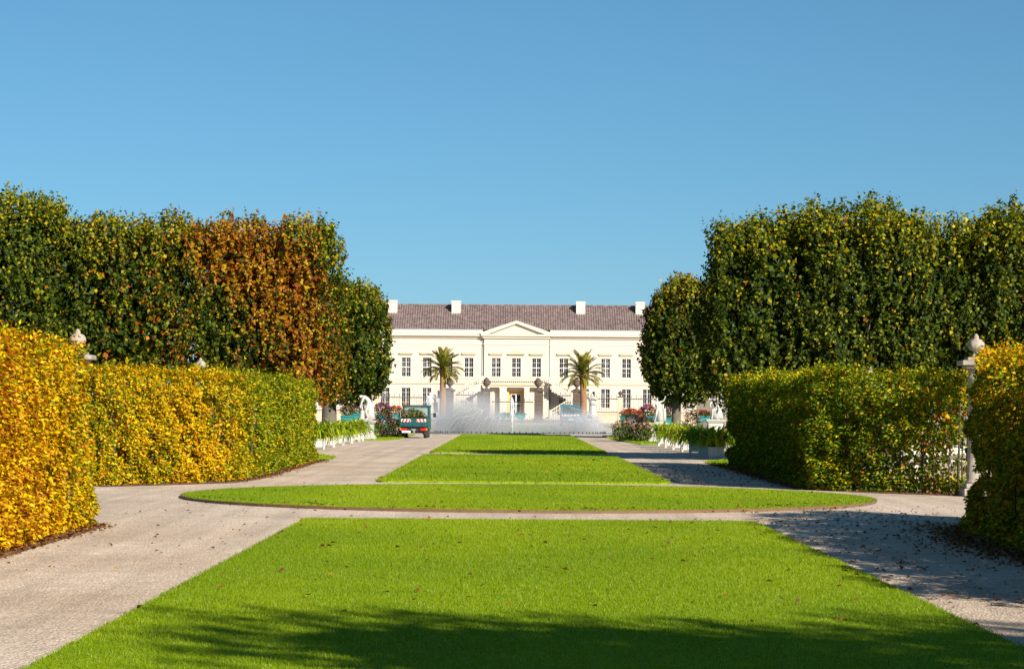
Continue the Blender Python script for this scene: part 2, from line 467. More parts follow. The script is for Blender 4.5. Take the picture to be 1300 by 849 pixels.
def cols_right_mid(P, a, b, r):
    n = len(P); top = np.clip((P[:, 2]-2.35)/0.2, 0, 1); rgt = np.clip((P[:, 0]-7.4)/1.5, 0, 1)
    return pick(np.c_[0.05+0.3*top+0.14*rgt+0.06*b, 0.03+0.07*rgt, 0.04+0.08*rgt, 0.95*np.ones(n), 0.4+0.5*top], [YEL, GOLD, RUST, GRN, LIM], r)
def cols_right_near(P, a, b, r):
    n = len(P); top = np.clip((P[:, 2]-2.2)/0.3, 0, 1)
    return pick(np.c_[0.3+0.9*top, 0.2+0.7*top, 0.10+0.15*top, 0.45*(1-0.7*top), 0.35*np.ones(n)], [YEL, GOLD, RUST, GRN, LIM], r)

# plan outlines, counter-clockwise
hedge('hornbeam_hedge', [(-7.4, 19), (-5.95, 19), (-5.95, 33.2), (-6.3, 34.0), (-7.6, 35.0), (-8.6, 33.8)],
      2.4, 2600, cols_left_near, 'golden yellow clipped hedge nearest the viewer on the left of the gravel path', 11, 0.056, 1000, back=(4, 5))
hedge('hornbeam_hedge', [(-8.7, 49.7), (-7.6, 51.2), (-6.55, 52.8), (-6.3, 53.6), (-6.2, 56), (-6.2, 74.3), (-7.7, 74.3), (-7.7, 54.5), (-9.6, 51.2)],
      2.36, 1700, cols_left_mid, 'yellow and green hedge curving behind the left tip of the round lawn', 12, 0.066, 800, back=(6, 7))
def thin_r(P):
    gap = np.clip((P[:, 0]-7.2)/0.8, 0, 1)*np.clip((1.35-P[:, 2])/0.5, 0, 1)*np.clip((P[:, 2]-0.18)/0.1, 0, 1)
    allover = 1 - 0.22*np.clip((P[:, 0]-6.75)/0.3, 0, 1)*np.clip((2.45-P[:, 2])/0.3, 0, 1)*(P[:, 1] < 53.5)
    return allover*(1-0.6*gap)
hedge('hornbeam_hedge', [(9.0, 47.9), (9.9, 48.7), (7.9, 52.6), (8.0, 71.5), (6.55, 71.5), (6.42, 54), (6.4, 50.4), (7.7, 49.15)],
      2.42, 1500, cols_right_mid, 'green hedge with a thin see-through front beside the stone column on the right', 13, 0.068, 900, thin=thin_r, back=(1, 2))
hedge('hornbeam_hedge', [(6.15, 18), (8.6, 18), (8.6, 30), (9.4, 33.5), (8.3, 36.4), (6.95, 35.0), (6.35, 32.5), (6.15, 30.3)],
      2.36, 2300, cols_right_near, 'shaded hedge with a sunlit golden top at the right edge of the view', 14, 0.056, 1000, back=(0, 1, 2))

def strip(pts_in, pts_out, name='soil_strip', z=0.012, m=None):
    mb = MB()
    for a, b, c, d in zip(pts_in, pts_in[1:], pts_out[1:], pts_out):
        mb.quad((*a, z), (*b, z), (*c, z), (*d, z))
    return tag(mb.build(name, m or SOIL), kind='structure')
strip([(-6.2, 19), (-6.2, 33), (-6.6, 33.9), (-7.6, 34.7)], [(-5.62, 19), (-5.68, 33.2), (-6.1, 34.5), (-7.4, 35.4)])
strip([(-8.9, 49.9), (-7.7, 51.5), (-6.7, 53.1), (-6.4, 56), (-6.4, 76.5)], [(-8.5, 49.3), (-7.3, 50.8), (-6.15, 52.4), (-5.85, 56), (-5.9, 76.5)])
strip([(9.2, 48.1), (7.9, 49.5), (6.7, 51.0), (6.7, 54), (6.75, 73.5)], [(8.9, 47.5), (7.4, 48.9), (6.1, 50.8), (6.1, 54), (6.2, 73.5)])
strip([(6.4, 18), (6.4, 30.3), (6.6, 32.5), (7.2, 34.8)], [(5.8, 18), (5.8, 30.6), (6.0, 32.9), (6.65, 35.4)])

# ------------------------------------------------------------------ fallen leaves
def litter(n, sampler, label_name='fallen_leaves', size=0.06, cols=None):
    P2 = sampler(n); n = len(P2)
    P = np.c_[P2, np.full(n, 0.02)]
    inl = np.zeros(n, bool)
    for y0, y1 in ((11, 35.2), (53.1, 84.2), (88.2, 147.5)): inl |= (P[:, 0] > LX0) & (P[:, 0] < LX1) & (P[:, 1] > y0) & (P[:, 1] < y1)
    inl |= (P[:, 0]-CX)**2 + (P[:, 1]-CY)**2 < CR**2
    P[inl, 2] = 0.075
    a = rng.uniform(0, 6.283, n); U = np.c_[np.cos(a), np.sin(a), rng.normal(0.1, 0.25, n)]
    N = unit(np.c_[rng.normal(0, 0.35, (n, 2)), np.ones(n)])
    L = size*rng.uniform(0.6, 1.4, n)
    C = palette(cols or [(0.20, 0.07, 0.02), (0.30, 0.13, 0.02), (0.12, 0.05, 0.025), (0.36, 0.20, 0.03)], [3, 2, 2, 1], n, rng)*rng.uniform(0.7, 1.2, (n, 1))
    return leaves(P, U, N, L, L*0.65, 0.25), C
def along(pts, spread):
    p = np.array(pts)
    def f(n):
        seg = np.linalg.norm(np.diff(p, axis=0), axis=1); i = rng.choice(len(seg), n, p=seg/seg.sum())
        t = rng.uniform(size=(n, 1)); return p[i] + (p[i+1]-p[i])*t + rng.normal(0, spread, (n, 2))
    return f
def area(x0, x1, y0, y1): return lambda n: np.c_[rng.uniform(x0, x1, n), rng.uniform(y0, y1, n)]
parts = [litter(1500, along([(-5.8, 20), (-5.8, 33), (-6.4, 34.6)], 0.13)), litter(1500, along([(-8.6, 49.6), (-6.25, 52.7), (-5.95, 56), (-6, 76)], 0.13)),
         litter(1500, along([(9, 47.6), (6.2, 50.8), (6.3, 73)], 0.14)), litter(2200, along([(6.0, 20), (5.9, 31), (6.5, 35)], 0.28)),
         litter(520, area(3.7, 6.5, 20, 41), size=0.06), litter(170, area(4.5, 10, 33, 42), size=0.055), litter(260, area(3.6, 6.4, 52, 72), size=0.07),
         litter(140, area(-6, -3, 24, 50), size=0.05), litter(130, area(LX0, LX1, 18, 35), size=0.06), litter(90, area(-5, 6, 38, 52)),
         litter(160, along([(CX-6, CY-2.4), (CX-3, CY-5.9), (CX, CY-6.55), (CX+3, CY-5.9), (CX+6, CY-2.4)], 0.1)),
         litter(120, along([(LX0, 35.3), (LX1, 35.3)], 0.08)), litter(90, area(LX0, LX1, 53, 84), size=0.09), litter(120, along([(LX0, 85), (LX1, 87)], 0.4), size=0.1)]
fl = link('fallen_leaves', mesh_np('fallen_leaves', np.vstack([p[0] for p in parts]), 4, DRYLEAF, np.vstack([p[1] for p in parts])))
tag(fl, 'scattered brown fallen leaves on the gravel, the lawns and under the hedges', 'leaves', kind='stuff')

# loose stones lying on the gravel near the viewer
n = 5000
P = np.c_[rng.uniform(-7, 7, n), rng.uniform(20, 60, n), np.zeros(n)]
onl = ((P[:, 0] > LX0-.05) & (P[:, 0] < LX1+.05) & (P[:, 1] < 35.3)) | ((P[:, 0] > LX0-.05) & (P[:, 0] < LX1+.05) & (P[:, 1] > 53)) | ((P[:, 0]-CX)**2 + (P[:, 1]-CY)**2 < 6.7**2)
P = P[~onl]; n = len(P)
s = rng.uniform(0.006, 0.013, (n, 1)); a = rng.uniform(0, 6.28, n)
d1 = np.c_[np.cos(a), np.sin(a), np.zeros(n)]; d2 = np.c_[-np.sin(a), np.cos(a), np.zeros(n)]; up = np.array([0, 0, 1.0])
V = np.stack([P-d1*s, P-d2*s, P+up*s*.9, P-d2*s, P+d1*s, P+up*s*.9, P+d1*s, P+d2*s, P+up*s*.9, P+d2*s, P-d1*s, P+up*s*.9], 1).reshape(-1, 3)
C = np.repeat(palette([(0.5, 0.40, 0.33), (0.30, 0.24, 0.20), (0.45, 0.38, 0.32)], [2, 1, 1], n, rng), 4, axis=0)
g = link('gravel_stones', mesh_np('gravel_stones', V, 3, DRYLEAF, C)); tag(g, 'loose pale pebbles lying on the gravel paths', 'gravel', kind='stuff')

# ------------------------------------------------------------------ lime trees
def lime_tree(x, y, hw, hd, z0, z1, seed, colf, label, group=None, dens=21, lsize=0.12, trunk_r=0.22, power=4.5, egg=0.0, trunk_x=0.0, shoot=0.8, name='lime_tree', taper_top=0.0):
    r = np.random.default_rng(seed)
    root = empty(name, (x, y, 0)); tag(root, label, 'tree', group)
    a, b, c = hw, hd, (z1-z0)/2; zc = (z0+z1)/2
    A = np.array([4*b*c, 4*b*c, 4*a*c, 4*a*c, 4*a*b, 4*a*b]); tot = A.sum()
    ns = int(tot*dens)
    f = r.choice(6, ns, p=A/tot); uv = r.uniform(-1, 1, (ns, 2))
    D = np.zeros((ns, 3)); ax = f//2; sg = np.where(f % 2, 1.0, -1.0)
    for k in range(3):
        mk = ax == k; o = [i for i in range(3) if i != k]
        D[mk, k] = sg[mk]; D[mk, o[0]] = uv[mk, 0]; D[mk, o[1]] = uv[mk, 1]
    rad = (np.abs(D)**power).sum(1)**(-1/power)
    S = D*rad[:, None]
    nrm = unit(np.sign(S)*np.abs(S)**(power-1)/np.array([a, b, c]))
    if egg or taper_top:
        zz = S[:, 2]; k = 1 - egg*np.clip(zz, 0, 1)**2 - 0.25*egg*np.clip(-zz, 0, 1)**2 - taper_top*np.clip((zz-0.55)/0.45, 0, 1)**1.5
        S[:, 0] *= k; S[:, 1] *= k
    P = S*np.array([a, b, c])
    na, nb, nc_ = Noise(seed+1, 0.9), Noise(seed+2, 2.6), Noise(seed+3, 6.0)
    P = P + nrm*(0.16*na(P) + 0.15*nb(P) + 0.2*nc_(P*np.array([1, 1, .4])))[:, None] - nrm*np.abs(r.normal(0, 0.2, ns))[:, None]
    keep = (0.8*nb(P) + 0.3*na(P) + 0.6*nc_(P*np.array([1, 1, .45])) + r.normal(0, 0.25, ns)) > -0.22
    keep |= S[:, 2] > 0.8
    P, nrm, S = P[keep], nrm[keep], S[keep]; ns = len(P)
    top = np.clip((S[:, 2]-0.6)/0.4, 0, 1)[:, None]
    dr = unit(nrm*0.55 + np.array([0, 0, 0.75])*(1+0.8*top) + r.normal(0, 0.28, (ns, 3)))
    sl = shoot*r.uniform(0.5, 1.25, ns)
    sl *= np.where(r.uniform(size=ns) < 0.06*top[:, 0], 1.5, 1)
    K = 14
    t = (np.arange(K)+r.uniform(0, 1, (ns, K)))/K
    LP = P[:, None, :] + dr[:, None, :]*(t*sl[:, None])[:, :, None] - dr[:, None, :]*(sl*0.55)[:, None, None]
    nn = ns*K
    out = np.repeat(nrm, K, 0); LP = LP.reshape(nn, 3)
    U = unit(out*0.35 + np.repeat(dr, K, 0)*0.1 + np.array([0, 0, -0.6]) + r.normal(0, 0.5, (nn, 3)))
    LP = LP + r.normal(0, 0.02, (nn, 3))
    NN = unit(out*0.8 + np.array([0, 0, 0.35]) + r.normal(0, 0.45, (nn, 3)))
    L = lsize*r.uniform(0.65, 1.25, nn)*np.repeat(r.uniform(0.85, 1.15, ns), K)
    V1 = leaves(LP, U, NN, L, L*0.85, 0.12, 0.15)
    sj = np.repeat(r.normal(0, 1, ns), K)
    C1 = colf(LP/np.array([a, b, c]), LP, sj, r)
    ni = int(8*a*b*c*210)
    Q = r.uniform(-1, 1, (ni, 3)); Q = Q[(np.abs(Q)**power).sum(1) < 0.82**power]
    if egg or taper_top:
        zz = Q[:, 2]; k = 1 - egg*np.clip(zz, 0, 1)**2 - taper_top*np.clip((zz-0.55)/0.45, 0, 1)**1.5; Q[:, 0] *= k; Q[:, 1] *= k
    Qs = Q*np.array([a, b, c]); k = len(Q)
    L2 = lsize*1.9*r.uniform(0.7, 1.2, k)
    V2 = leaves(Qs, unit(r.normal(size=(k, 3))+np.array([0, 0, -.4])), unit(r.normal(size=(k, 3))), L2, L2*0.85)
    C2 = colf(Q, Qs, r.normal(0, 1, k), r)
    V = np.vstack([V1, V2]) + np.array([0, 0, zc])
    cr = link('crown', mesh_np('crown', V, 4, LEAF_GLOSSY, np.vstack([C1, C2])), root)
    mb = MB()
    mb.tube([(trunk_x, 0, -0.05), (trunk_x, 0, 0.25), (trunk_x*.95, 0.02, z0*0.6+.2), (trunk_x*.8, 0, z0+0.5), (0, 0, zc)],
            [trunk_r*1.5, trunk_r*1.08, trunk_r, trunk_r*0.85, trunk_r*0.45], 10)
    tr = mb.build('trunk', BARK, root)
    mb = MB()
    for k in range(15):
        an = 2*math.pi*k/15 + r.uniform(-.2, .2); zb = z0*0.8 + 0.3 + r.uniform(0, c*0.9)
        e = Vector((a*0.75*math.cos(an), b*0.75*math.sin(an), zb + r.uniform(0.6, 2.4)))
        s0 = Vector((trunk_x*.7, 0, zb)); mid = (s0+e)/2 + Vector((0, 0, -0.25))
        mb.tube([s0, mid, e], [trunk_r*0.38, trunk_r*0.24, trunk_r*0.08], 5)
    mb.build('limb', BARK, root)
    return root

def greens(P, W, sj, r, warm=0.0, warmf=None):
    n = len(P)
    top = np.clip((P[:, 2]-0.45)/0.55, 0, 1)  # light painted into leaf tints: yellower sunlit look on top, darker shaded look below
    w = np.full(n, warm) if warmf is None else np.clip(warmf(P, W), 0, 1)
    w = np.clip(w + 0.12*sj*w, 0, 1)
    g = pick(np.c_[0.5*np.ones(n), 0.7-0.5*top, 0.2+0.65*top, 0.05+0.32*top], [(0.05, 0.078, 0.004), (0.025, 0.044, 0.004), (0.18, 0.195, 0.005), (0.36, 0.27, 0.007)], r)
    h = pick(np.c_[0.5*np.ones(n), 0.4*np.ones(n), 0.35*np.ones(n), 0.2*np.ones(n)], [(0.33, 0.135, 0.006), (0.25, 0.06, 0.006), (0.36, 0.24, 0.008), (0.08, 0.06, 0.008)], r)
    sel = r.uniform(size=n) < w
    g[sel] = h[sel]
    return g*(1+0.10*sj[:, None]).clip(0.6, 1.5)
wn1 = Noise(77, 0.9)
LG, RG = 'clipped lime trees behind the left hedges', 'clipped lime trees behind the right hedges'
TY, TR = 84.5, 78.5
def XT(px): return (px-650)/(FPX/TY)
def XR(px): return (px-650)/(FPX/TR)
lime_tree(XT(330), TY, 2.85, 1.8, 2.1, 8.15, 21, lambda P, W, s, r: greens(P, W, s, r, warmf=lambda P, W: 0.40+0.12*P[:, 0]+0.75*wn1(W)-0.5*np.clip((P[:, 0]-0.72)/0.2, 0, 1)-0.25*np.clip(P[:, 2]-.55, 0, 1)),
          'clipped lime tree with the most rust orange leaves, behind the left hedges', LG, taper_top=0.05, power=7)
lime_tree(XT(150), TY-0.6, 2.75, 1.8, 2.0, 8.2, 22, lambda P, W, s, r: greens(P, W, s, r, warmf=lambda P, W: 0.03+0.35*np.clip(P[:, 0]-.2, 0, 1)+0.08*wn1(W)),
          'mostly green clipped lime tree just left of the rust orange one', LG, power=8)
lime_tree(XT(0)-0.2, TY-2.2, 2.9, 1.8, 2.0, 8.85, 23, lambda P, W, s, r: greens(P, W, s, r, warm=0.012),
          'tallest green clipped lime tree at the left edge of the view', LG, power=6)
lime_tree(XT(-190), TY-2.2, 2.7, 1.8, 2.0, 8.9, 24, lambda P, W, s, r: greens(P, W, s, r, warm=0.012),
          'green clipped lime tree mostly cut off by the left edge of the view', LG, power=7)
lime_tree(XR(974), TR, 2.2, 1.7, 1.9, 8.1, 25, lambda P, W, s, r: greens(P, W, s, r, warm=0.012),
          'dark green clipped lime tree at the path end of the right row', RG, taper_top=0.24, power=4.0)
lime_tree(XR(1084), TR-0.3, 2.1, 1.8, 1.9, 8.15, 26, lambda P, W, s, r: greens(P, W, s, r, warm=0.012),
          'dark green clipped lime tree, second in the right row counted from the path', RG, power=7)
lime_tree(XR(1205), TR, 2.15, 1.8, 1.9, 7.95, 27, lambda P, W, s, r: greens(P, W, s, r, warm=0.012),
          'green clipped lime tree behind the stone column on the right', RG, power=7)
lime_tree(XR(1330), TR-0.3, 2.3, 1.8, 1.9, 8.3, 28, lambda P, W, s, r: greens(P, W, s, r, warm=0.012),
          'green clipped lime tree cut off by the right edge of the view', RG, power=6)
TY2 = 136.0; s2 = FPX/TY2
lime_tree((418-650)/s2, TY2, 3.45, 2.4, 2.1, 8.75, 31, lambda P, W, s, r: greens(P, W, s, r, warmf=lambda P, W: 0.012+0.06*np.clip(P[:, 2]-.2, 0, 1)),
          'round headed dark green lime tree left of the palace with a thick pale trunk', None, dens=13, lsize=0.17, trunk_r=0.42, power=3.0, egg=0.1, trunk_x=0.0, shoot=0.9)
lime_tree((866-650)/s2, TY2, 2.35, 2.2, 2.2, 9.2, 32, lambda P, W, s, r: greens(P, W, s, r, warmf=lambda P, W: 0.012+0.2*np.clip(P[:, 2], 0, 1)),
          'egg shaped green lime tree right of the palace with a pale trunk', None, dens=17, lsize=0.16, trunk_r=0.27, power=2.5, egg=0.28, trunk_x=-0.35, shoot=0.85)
# trees beside the viewer whose shade lies on the nearest strip of lawn
for i, (x, y) in enumerate(((8.7, 4.4), (13.0, 4.4))):
    lime_tree(x, y, 2.2, 1.5, 2.2, 8.6, 41+i, lambda P, W, s, r: greens(P, W, s, r, warm=0.012),
              ('clipped lime tree beside the viewer that shades the front strip of lawn', 'clipped lime tree farther right of the viewer, beyond the one shading the lawn')[i], 'lime trees beside the viewer', dens=8)

# ------------------------------------------------------------------ stone columns with ball finials
STONE = mat('sandstone', (0.36, 0.31, 0.25), 0.85, 0.25, 3, 0.5, 25, dirt=(0.15, 0.13, 0.11), dscale=2.5, damt=0.7)
GREYSTONE = mat('weathered_stone', (0.10, 0.072, 0.06), 0.9, 0.3, 3, 0.5, 20, dirt=(0.09, 0.075, 0.07), dscale=2)
def column(x, y, label, sz=1.0):
    root = empty('stone_column', (x, y, 0)); root.scale = (sz, sz, sz); tag(root, label, 'column', 'stone columns at the hedge openings')
    MB().box(-.27, .27, -.27, .27, 0, .16, .015).box(-.22, .22, -.22, .22, .16, .26, .015).build('base', STONE, root)
    MB().lathe([(.2, .26), (.2, .3), (.165, .34), (.16, .9), (.145, 2.32), (.17, 2.35), (.17, 2.4), (.145, 2.42), (.145, 2.5), (.2, 2.56)], 20).build('shaft', STONE, root)
    MB().box(-.24, .24, -.24, .24, 2.56, 2.62, .01).box(-.33, .33, -.33, .33, 2.62, 2.72, .015).box(-.2, .2, -.2, .2, 2.72, 2.78, .01).build('capital', STONE, root)
    MB().lathe([(.12, 2.78), (.09, 2.82), (.06, 2.86), (.06, 2.9), (.13, 2.93), (.165, 3.0), (.16, 3.07), (.12, 3.13), (.05, 3.16), (.055, 3.19), (.03, 3.24), (0, 3.26)], 24, flute=0.05, nf=8).build('finial', STONE, root)
column(9.3, 47.4, 'stone column with ball finial standing free in the gap beside the right hedges')
column(-8.85, 48.1, 'stone column of which the ball tip shows above the golden left hedge')
column(-9.3, 70.5, 'stone column of which the grey ball tip shows above the middle left hedge', .965)
column(11.45, 75.5, 'stone column of which the grey ball tip shows above the middle right hedge', .955)

# white bench behind the thin hedge
WHITE = mat('white_paint', (0.62, 0.61, 0.57), 0.5, 0.08, 3, dirt=(0.5, 0.48, 0.43), dscale=3, damt=0.5)
b = empty('garden_bench', (10.6, 58.0, 0)); tag(b, 'white garden bench half seen through the thin right hedge', 'bench')
MB().box(-.9, .9, -.2, .2, .45, .5, .01).build('seat', WHITE, b)
for x in (-.7, .7): MB().box(x-.05, x+.05, -.17, .17, 0, .45, .01).build('leg', WHITE, b)
MB().box(-.9, .9, .2, .24, .62, .86, .01).box(-.75, -.7, .2, .24, .5, .62).box(.7, .75, .2, .24, .5, .62).build('backrest', WHITE, b)

# ------------------------------------------------------------------ the palace
CREAM = mat('cream_render', (0.57, 0.505, 0.425), 0.85, 0.04, 0.6, 0.15, 8, dirt=(0.50, 0.43, 0.35), dscale=0.25, damt=0.35)
TRIM = mat('pale_trim', (0.64, 0.57, 0.455), 0.8, 0.04, 1.0)
TRIMD = mat('sand_trim', (0.50, 0.43, 0.30), 0.85, 0.08, 1.0)
OCHRE = mat('ochre_render', (0.70, 0.43, 0.13), 0.85, 0.08, 1.0)
ZINC = mat('zinc', (0.42, 0.46, 0.47), 0.45, 0.1, 1.0, metal=0.3)
PLINTH = mat('plinth_stone', (0.55, 0.44, 0.32), 0.9, 0.2, 2.0, 0.4, 12)
FRAME = mat('window_white', (0.62, 0.60, 0.57), 0.5, 0.03)
def roof_material():
    m, nt, n, l, b = nodes_of('roof_tiles')
    tc = n.new('ShaderNodeTexCoord')
    no = n.new('ShaderNodeTexNoise'); no.inputs['Scale'].default_value = 0.35; no.inputs['Detail'].default_value = 8
    fi = n.new('ShaderNodeTexVoronoi'); fi.inputs['Scale'].default_value = 2.8
    l.new(tc.outputs['Object'], no.inputs['Vector']); l.new(tc.outputs['Object'], fi.inputs['Vector'])
    mx = n.new('ShaderNodeMix'); mx.data_type = 'RGBA'
    mx.inputs[6].default_value = (0.14, 0.105, 0.10, 1); mx.inputs[7].default_value = (0.21, 0.15, 0.14, 1)
    l.new(no.outputs['Fac'], mx.inputs[0])
    m2 = n.new('ShaderNodeMix'); m2.data_type = 'RGBA'; m2.blend_type = 'OVERLAY'; m2.inputs[0].default_value = 0.35
    sp = n.new('ShaderNodeSeparateColor'); l.new(fi.outputs['Color'], sp.inputs[0])
    l.new(mx.outputs[2], m2.inputs[6]); l.new(sp.outputs[0], m2.inputs[7]); l.new(m2.outputs[2], b.inputs['Base Color'])
    b.inputs['Roughness'].default_value = 0.7
    return m
ROOF = roof_material()
def glass_material():
    m, nt, n, l, b = nodes_of('window_glass')
    oi = n.new('ShaderNodeObjectInfo'); tc = n.new('ShaderNodeTexCoord')
    no = n.new('ShaderNodeTexNoise'); no.inputs['Scale'].default_value = 0.9
    mp = n.new('ShaderNodeVectorMath'); mp.operation = 'ADD'
    l.new(tc.outputs['Object'], mp.inputs[0]); l.new(oi.outputs['Location'], mp.inputs[1]); l.new(mp.outputs[0], no.inputs['Vector'])
    mx = n.new('ShaderNodeMix'); mx.data_type = 'RGBA'
    mx.inputs[6].default_value = (0.012, 0.012, 0.02, 1); mx.inputs[7].default_value = (0.32, 0.28, 0.25, 1)
    rp = n.new('ShaderNodeMapRange'); rp.inputs[1].default_value = .45; rp.inputs[2].default_value = .7
    ml = n.new('ShaderNodeMath'); ml.operation = 'MULTIPLY'; pw = n.new('ShaderNodeMath'); pw.operation = 'POWER'; pw.inputs[1].default_value = 2.0
    l.new(oi.outputs['Random'], pw.inputs[0]); l.new(no.outputs['Fac'], rp.inputs[0]); l.new(rp.outputs[0], ml.inputs[0]); l.new(pw.outputs[0], ml.inputs[1]); l.new(ml.outputs[0], mx.inputs[0]); l.new(mx.outputs[2], b.inputs['Base Color'])
    b.inputs['Roughness'].default_value = 0.08; b.inputs['Specular IOR Level'].default_value = 0.4
    return m
GLASS = glass_material()

HX, HY = 0.63, 375.0
house = empty('palace', (HX, HY, 0)); tag(house, 'long cream two storey palace with a tiled roof and central pediment', 'palace')
def wall_with_openings(x0, x1, z0, z1, ops, y, depth, mb):
    xs = sorted({x0, x1, *[v for o in ops for v in o[:2]]}); zs = sorted({z0, z1, *[v for o in ops for v in o[2:]]})
    for xa, xb in zip(xs, xs[1:]):
        for za, zb in zip(zs, zs[1:]):
            cx, cz = (xa+xb)/2, (za+zb)/2
            if any(o[0] < cx < o[1] and o[2] < cz < o[3] for o in ops): continue
            mb.quad((xa, y, za), (xb, y, za), (xb, y, zb), (xa, y, zb))
    for a, b_, c, d in ops:
        y2 = y+depth
        mb.quad((a, y, c), (a, y2, c), (a, y2, d), (a, y, d)); mb.quad((b_, y, c), (b_, y2, c), (b_, y2, d), (b_, y, d))
        mb.quad((a, y, d), (b_, y, d), (b_, y2, d), (a, y2, d)); mb.quad((a, y, c), (b_, y, c), (b_, y2, c), (a, y2, c))
    return mb
WW = 1.42
side_bays = [7.52+3.32*k for k in range(8)]
bays = sorted([-b_ for b_ in side_bays] + side_bays)
UZ, LZ = (6.6, 9.62), (1.8, 4.85)
HW = 32.6
# main walls left and right of the centre, and the centre block
for x0, x1, bs in ((-HW, -5.1, [b_ for b_ in bays if b_ < 0]), (5.1, HW, [b_ for b_ in bays if b_ > 0])):
    ops = [(b_-WW/2, b_+WW/2, *UZ) for b_ in bs] + [(b_-WW/2, b_+WW/2, *LZ) for b_ in bs]
    wall_with_openings(x0, x1, 0, 13.1, ops, 0, 0.28, MB()).build('wall', CREAM, house)
cops = [(x-WW/2, x+WW/2, *UZ) for x in (-3.2, 0, 3.2)] + [(-1.25, 1.25, 0.0, 4.5)]
mbw = wall_with_openings(-5.1, 5.1, 0, 13.1, cops, -0.4, 0.28, MB())
mbw.quad((-5.1, -.4, 0), (-5.1, 0, 0), (-5.1, 0, 13.1), (-5.1, -.4, 13.1)); mbw.quad((5.1, -.4, 0), (5.1, 0, 0), (5.1, 0, 13.1), (5.1, -.4, 13.1))
mbw.build('wall', CREAM, house)
MB().quad((-HW, 0, 0), (-HW, 15, 0), (-HW, 15, 13.1), (-HW, 0, 13.1)).quad((HW, 0, 0), (HW, 15, 0), (HW, 15, 13.1), (HW, 0, 13.1)).quad((-HW, 15, 0), (HW, 15, 0), (HW, 15, 13.1), (-HW, 15, 13.1)).build('wall', CREAM, house)
# trim
mb = MB()
for x0, x1 in ((-HW-.1, -5.1), (5.1, HW+.1)):
    mb.box(x0, x1, -.12, .0, 5.45, 5.68)
mb.build('string_course', TRIMD, house)
mb = MB()
for x0, x1, y in ((-HW-.1, -5.1, 0), (5.1, HW+.1, 0), (-5.2, 5.2, -.4)):
    mb.box(x0, x1, y-.07, y, 6.3, 6.45).box(x0, x1, y-.09, y, 11.75, 11.9)
mb.build('wall_band', TRIM, house)
mb = MB()
for x0, x1 in ((-HW-.02, -5.3), (5.3, HW+.02)): mb.box(x0, x1, -.15, .0, 0, 1.25)
mb.build('plinth', PLINTH, house)
for x0, x1, y in ((-HW-.7, -5.35, 0), (5.35, HW+.7, 0)):
    MB().box(x0, x1, y-.25, y, 12.75, 13.1).box(x0, x1, y-.7, y+.02, 13.1, 13.42).build('cornice', TRIM, house)
    MB().box(x0, x1, y-.75, y-.05, 13.42, 13.52).build('gutter', ZINC, house)
    MB().box(x0, x1, y-.55, y+.4, 13.525, 14.0).build('parapet', TRIM, house)
    MB().box(x0, x1, y-.6, y+.45, 14.003, 14.12).build('gutter', ZINC, house)
MB().box(-5.35, 5.35, -.7, -.4, 12.75, 13.1).box(-5.6, 5.6, -1.0, -.38, 13.1, 13.4).build('cornice', TRIM, house)
for x in (-5.35, 5.35, -31.9, 31.9): MB().tube([(x, -.12, .1), (x, -.12, 12.7)], .07, 6).build('downpipe', ZINC, house)
# pediment
mb = MB(); ap = 15.55
mb.prism_y([(-4.9, 13.45), (4.9, 13.45), (0, 15.15)], -.5, 3.0)
mb.build('tympanum', CREAM, house)
for sg in (-1, 1):
    MB().prism_y([(sg*5.7, 13.4), (sg*4.5, 13.42), (0.001*sg, 15.1), (0.001*sg, ap), (sg*5.7, 13.62)], -1.0, 3.2).build('raking_cornice', TRIM, house)
# roof with a ribbed surface of tile rows
rz0, rz1, ry0, ry1 = 14.1, 18.3, 0.1, 7.0
V, F = [], []
nrib = 172
mb = MB()
mb.quad((-HW-.3, ry0, rz0), (HW+.3, ry0, rz0), (HW+.3, ry1, rz1), (-HW-.3, ry1, rz1))
mb.quad((-HW-.3, 15.3, rz0), (HW+.3, 15.3, rz0), (HW+.3, ry1, rz1), (-HW-.3, ry1, rz1))
mb.quad((-HW-.3, ry0, rz0), (-HW-.3, 15.3, rz0), (-HW-.3, ry1, rz1), (-HW-.3, ry1, rz1+.001)); mb.quad((HW+.3, ry0, rz0), (HW+.3, 15.3, rz0), (HW+.3, ry1, rz1), (HW+.3, ry1, rz1+.001))
roof = mb.build('roof', ROOF, house)
mb = MB(); k = Vector((0, ry1-ry0, rz1-rz0)).normalized(); nv = Vector((0, -k.z, k.y))
rows = 13; Ls = math.hypot(ry1-ry0, rz1-rz0)
for i in range(nrib):
    x = -HW-.2 + (2*HW+.4)*(i+.5)/nrib
    for j in range(rows):
        t0, t1 = Ls*j/rows, Ls*(j+1)/rows+.04
        o = Vector((x, ry0, rz0)); h0 = .13; h1 = .07
        p = [o+k*t0+Vector((-.12, 0, 0)), o+k*t0+nv*h0, o+k*t0+Vector((.12, 0, 0))]
        q = [o+k*t1+Vector((-.12, 0, 0)), o+k*t1+nv*h1, o+k*t1+Vector((.12, 0, 0))]
        vs = [mb.bm.verts.new(v) for v in p+q]
        mb.bm.faces.new((vs[0], vs[1], vs[4], vs[3])); mb.bm.faces.new((vs[1], vs[2], vs[5], vs[4])); mb.bm.faces.new((vs[0], vs[2], vs[1]))
st = mb.build('roof_tile', ROOF, roof); st['kind'] = 'stuff'
MB().box(-HW-.3, HW+.3, ry1-.15, ry1+.15, rz1-.05, rz1+.14, .04).build('ridge', ROOF, roof)
CHIM = mat('chimney_render', (0.60, 0.53, 0.45), 0.85, 0.08, 1.5)
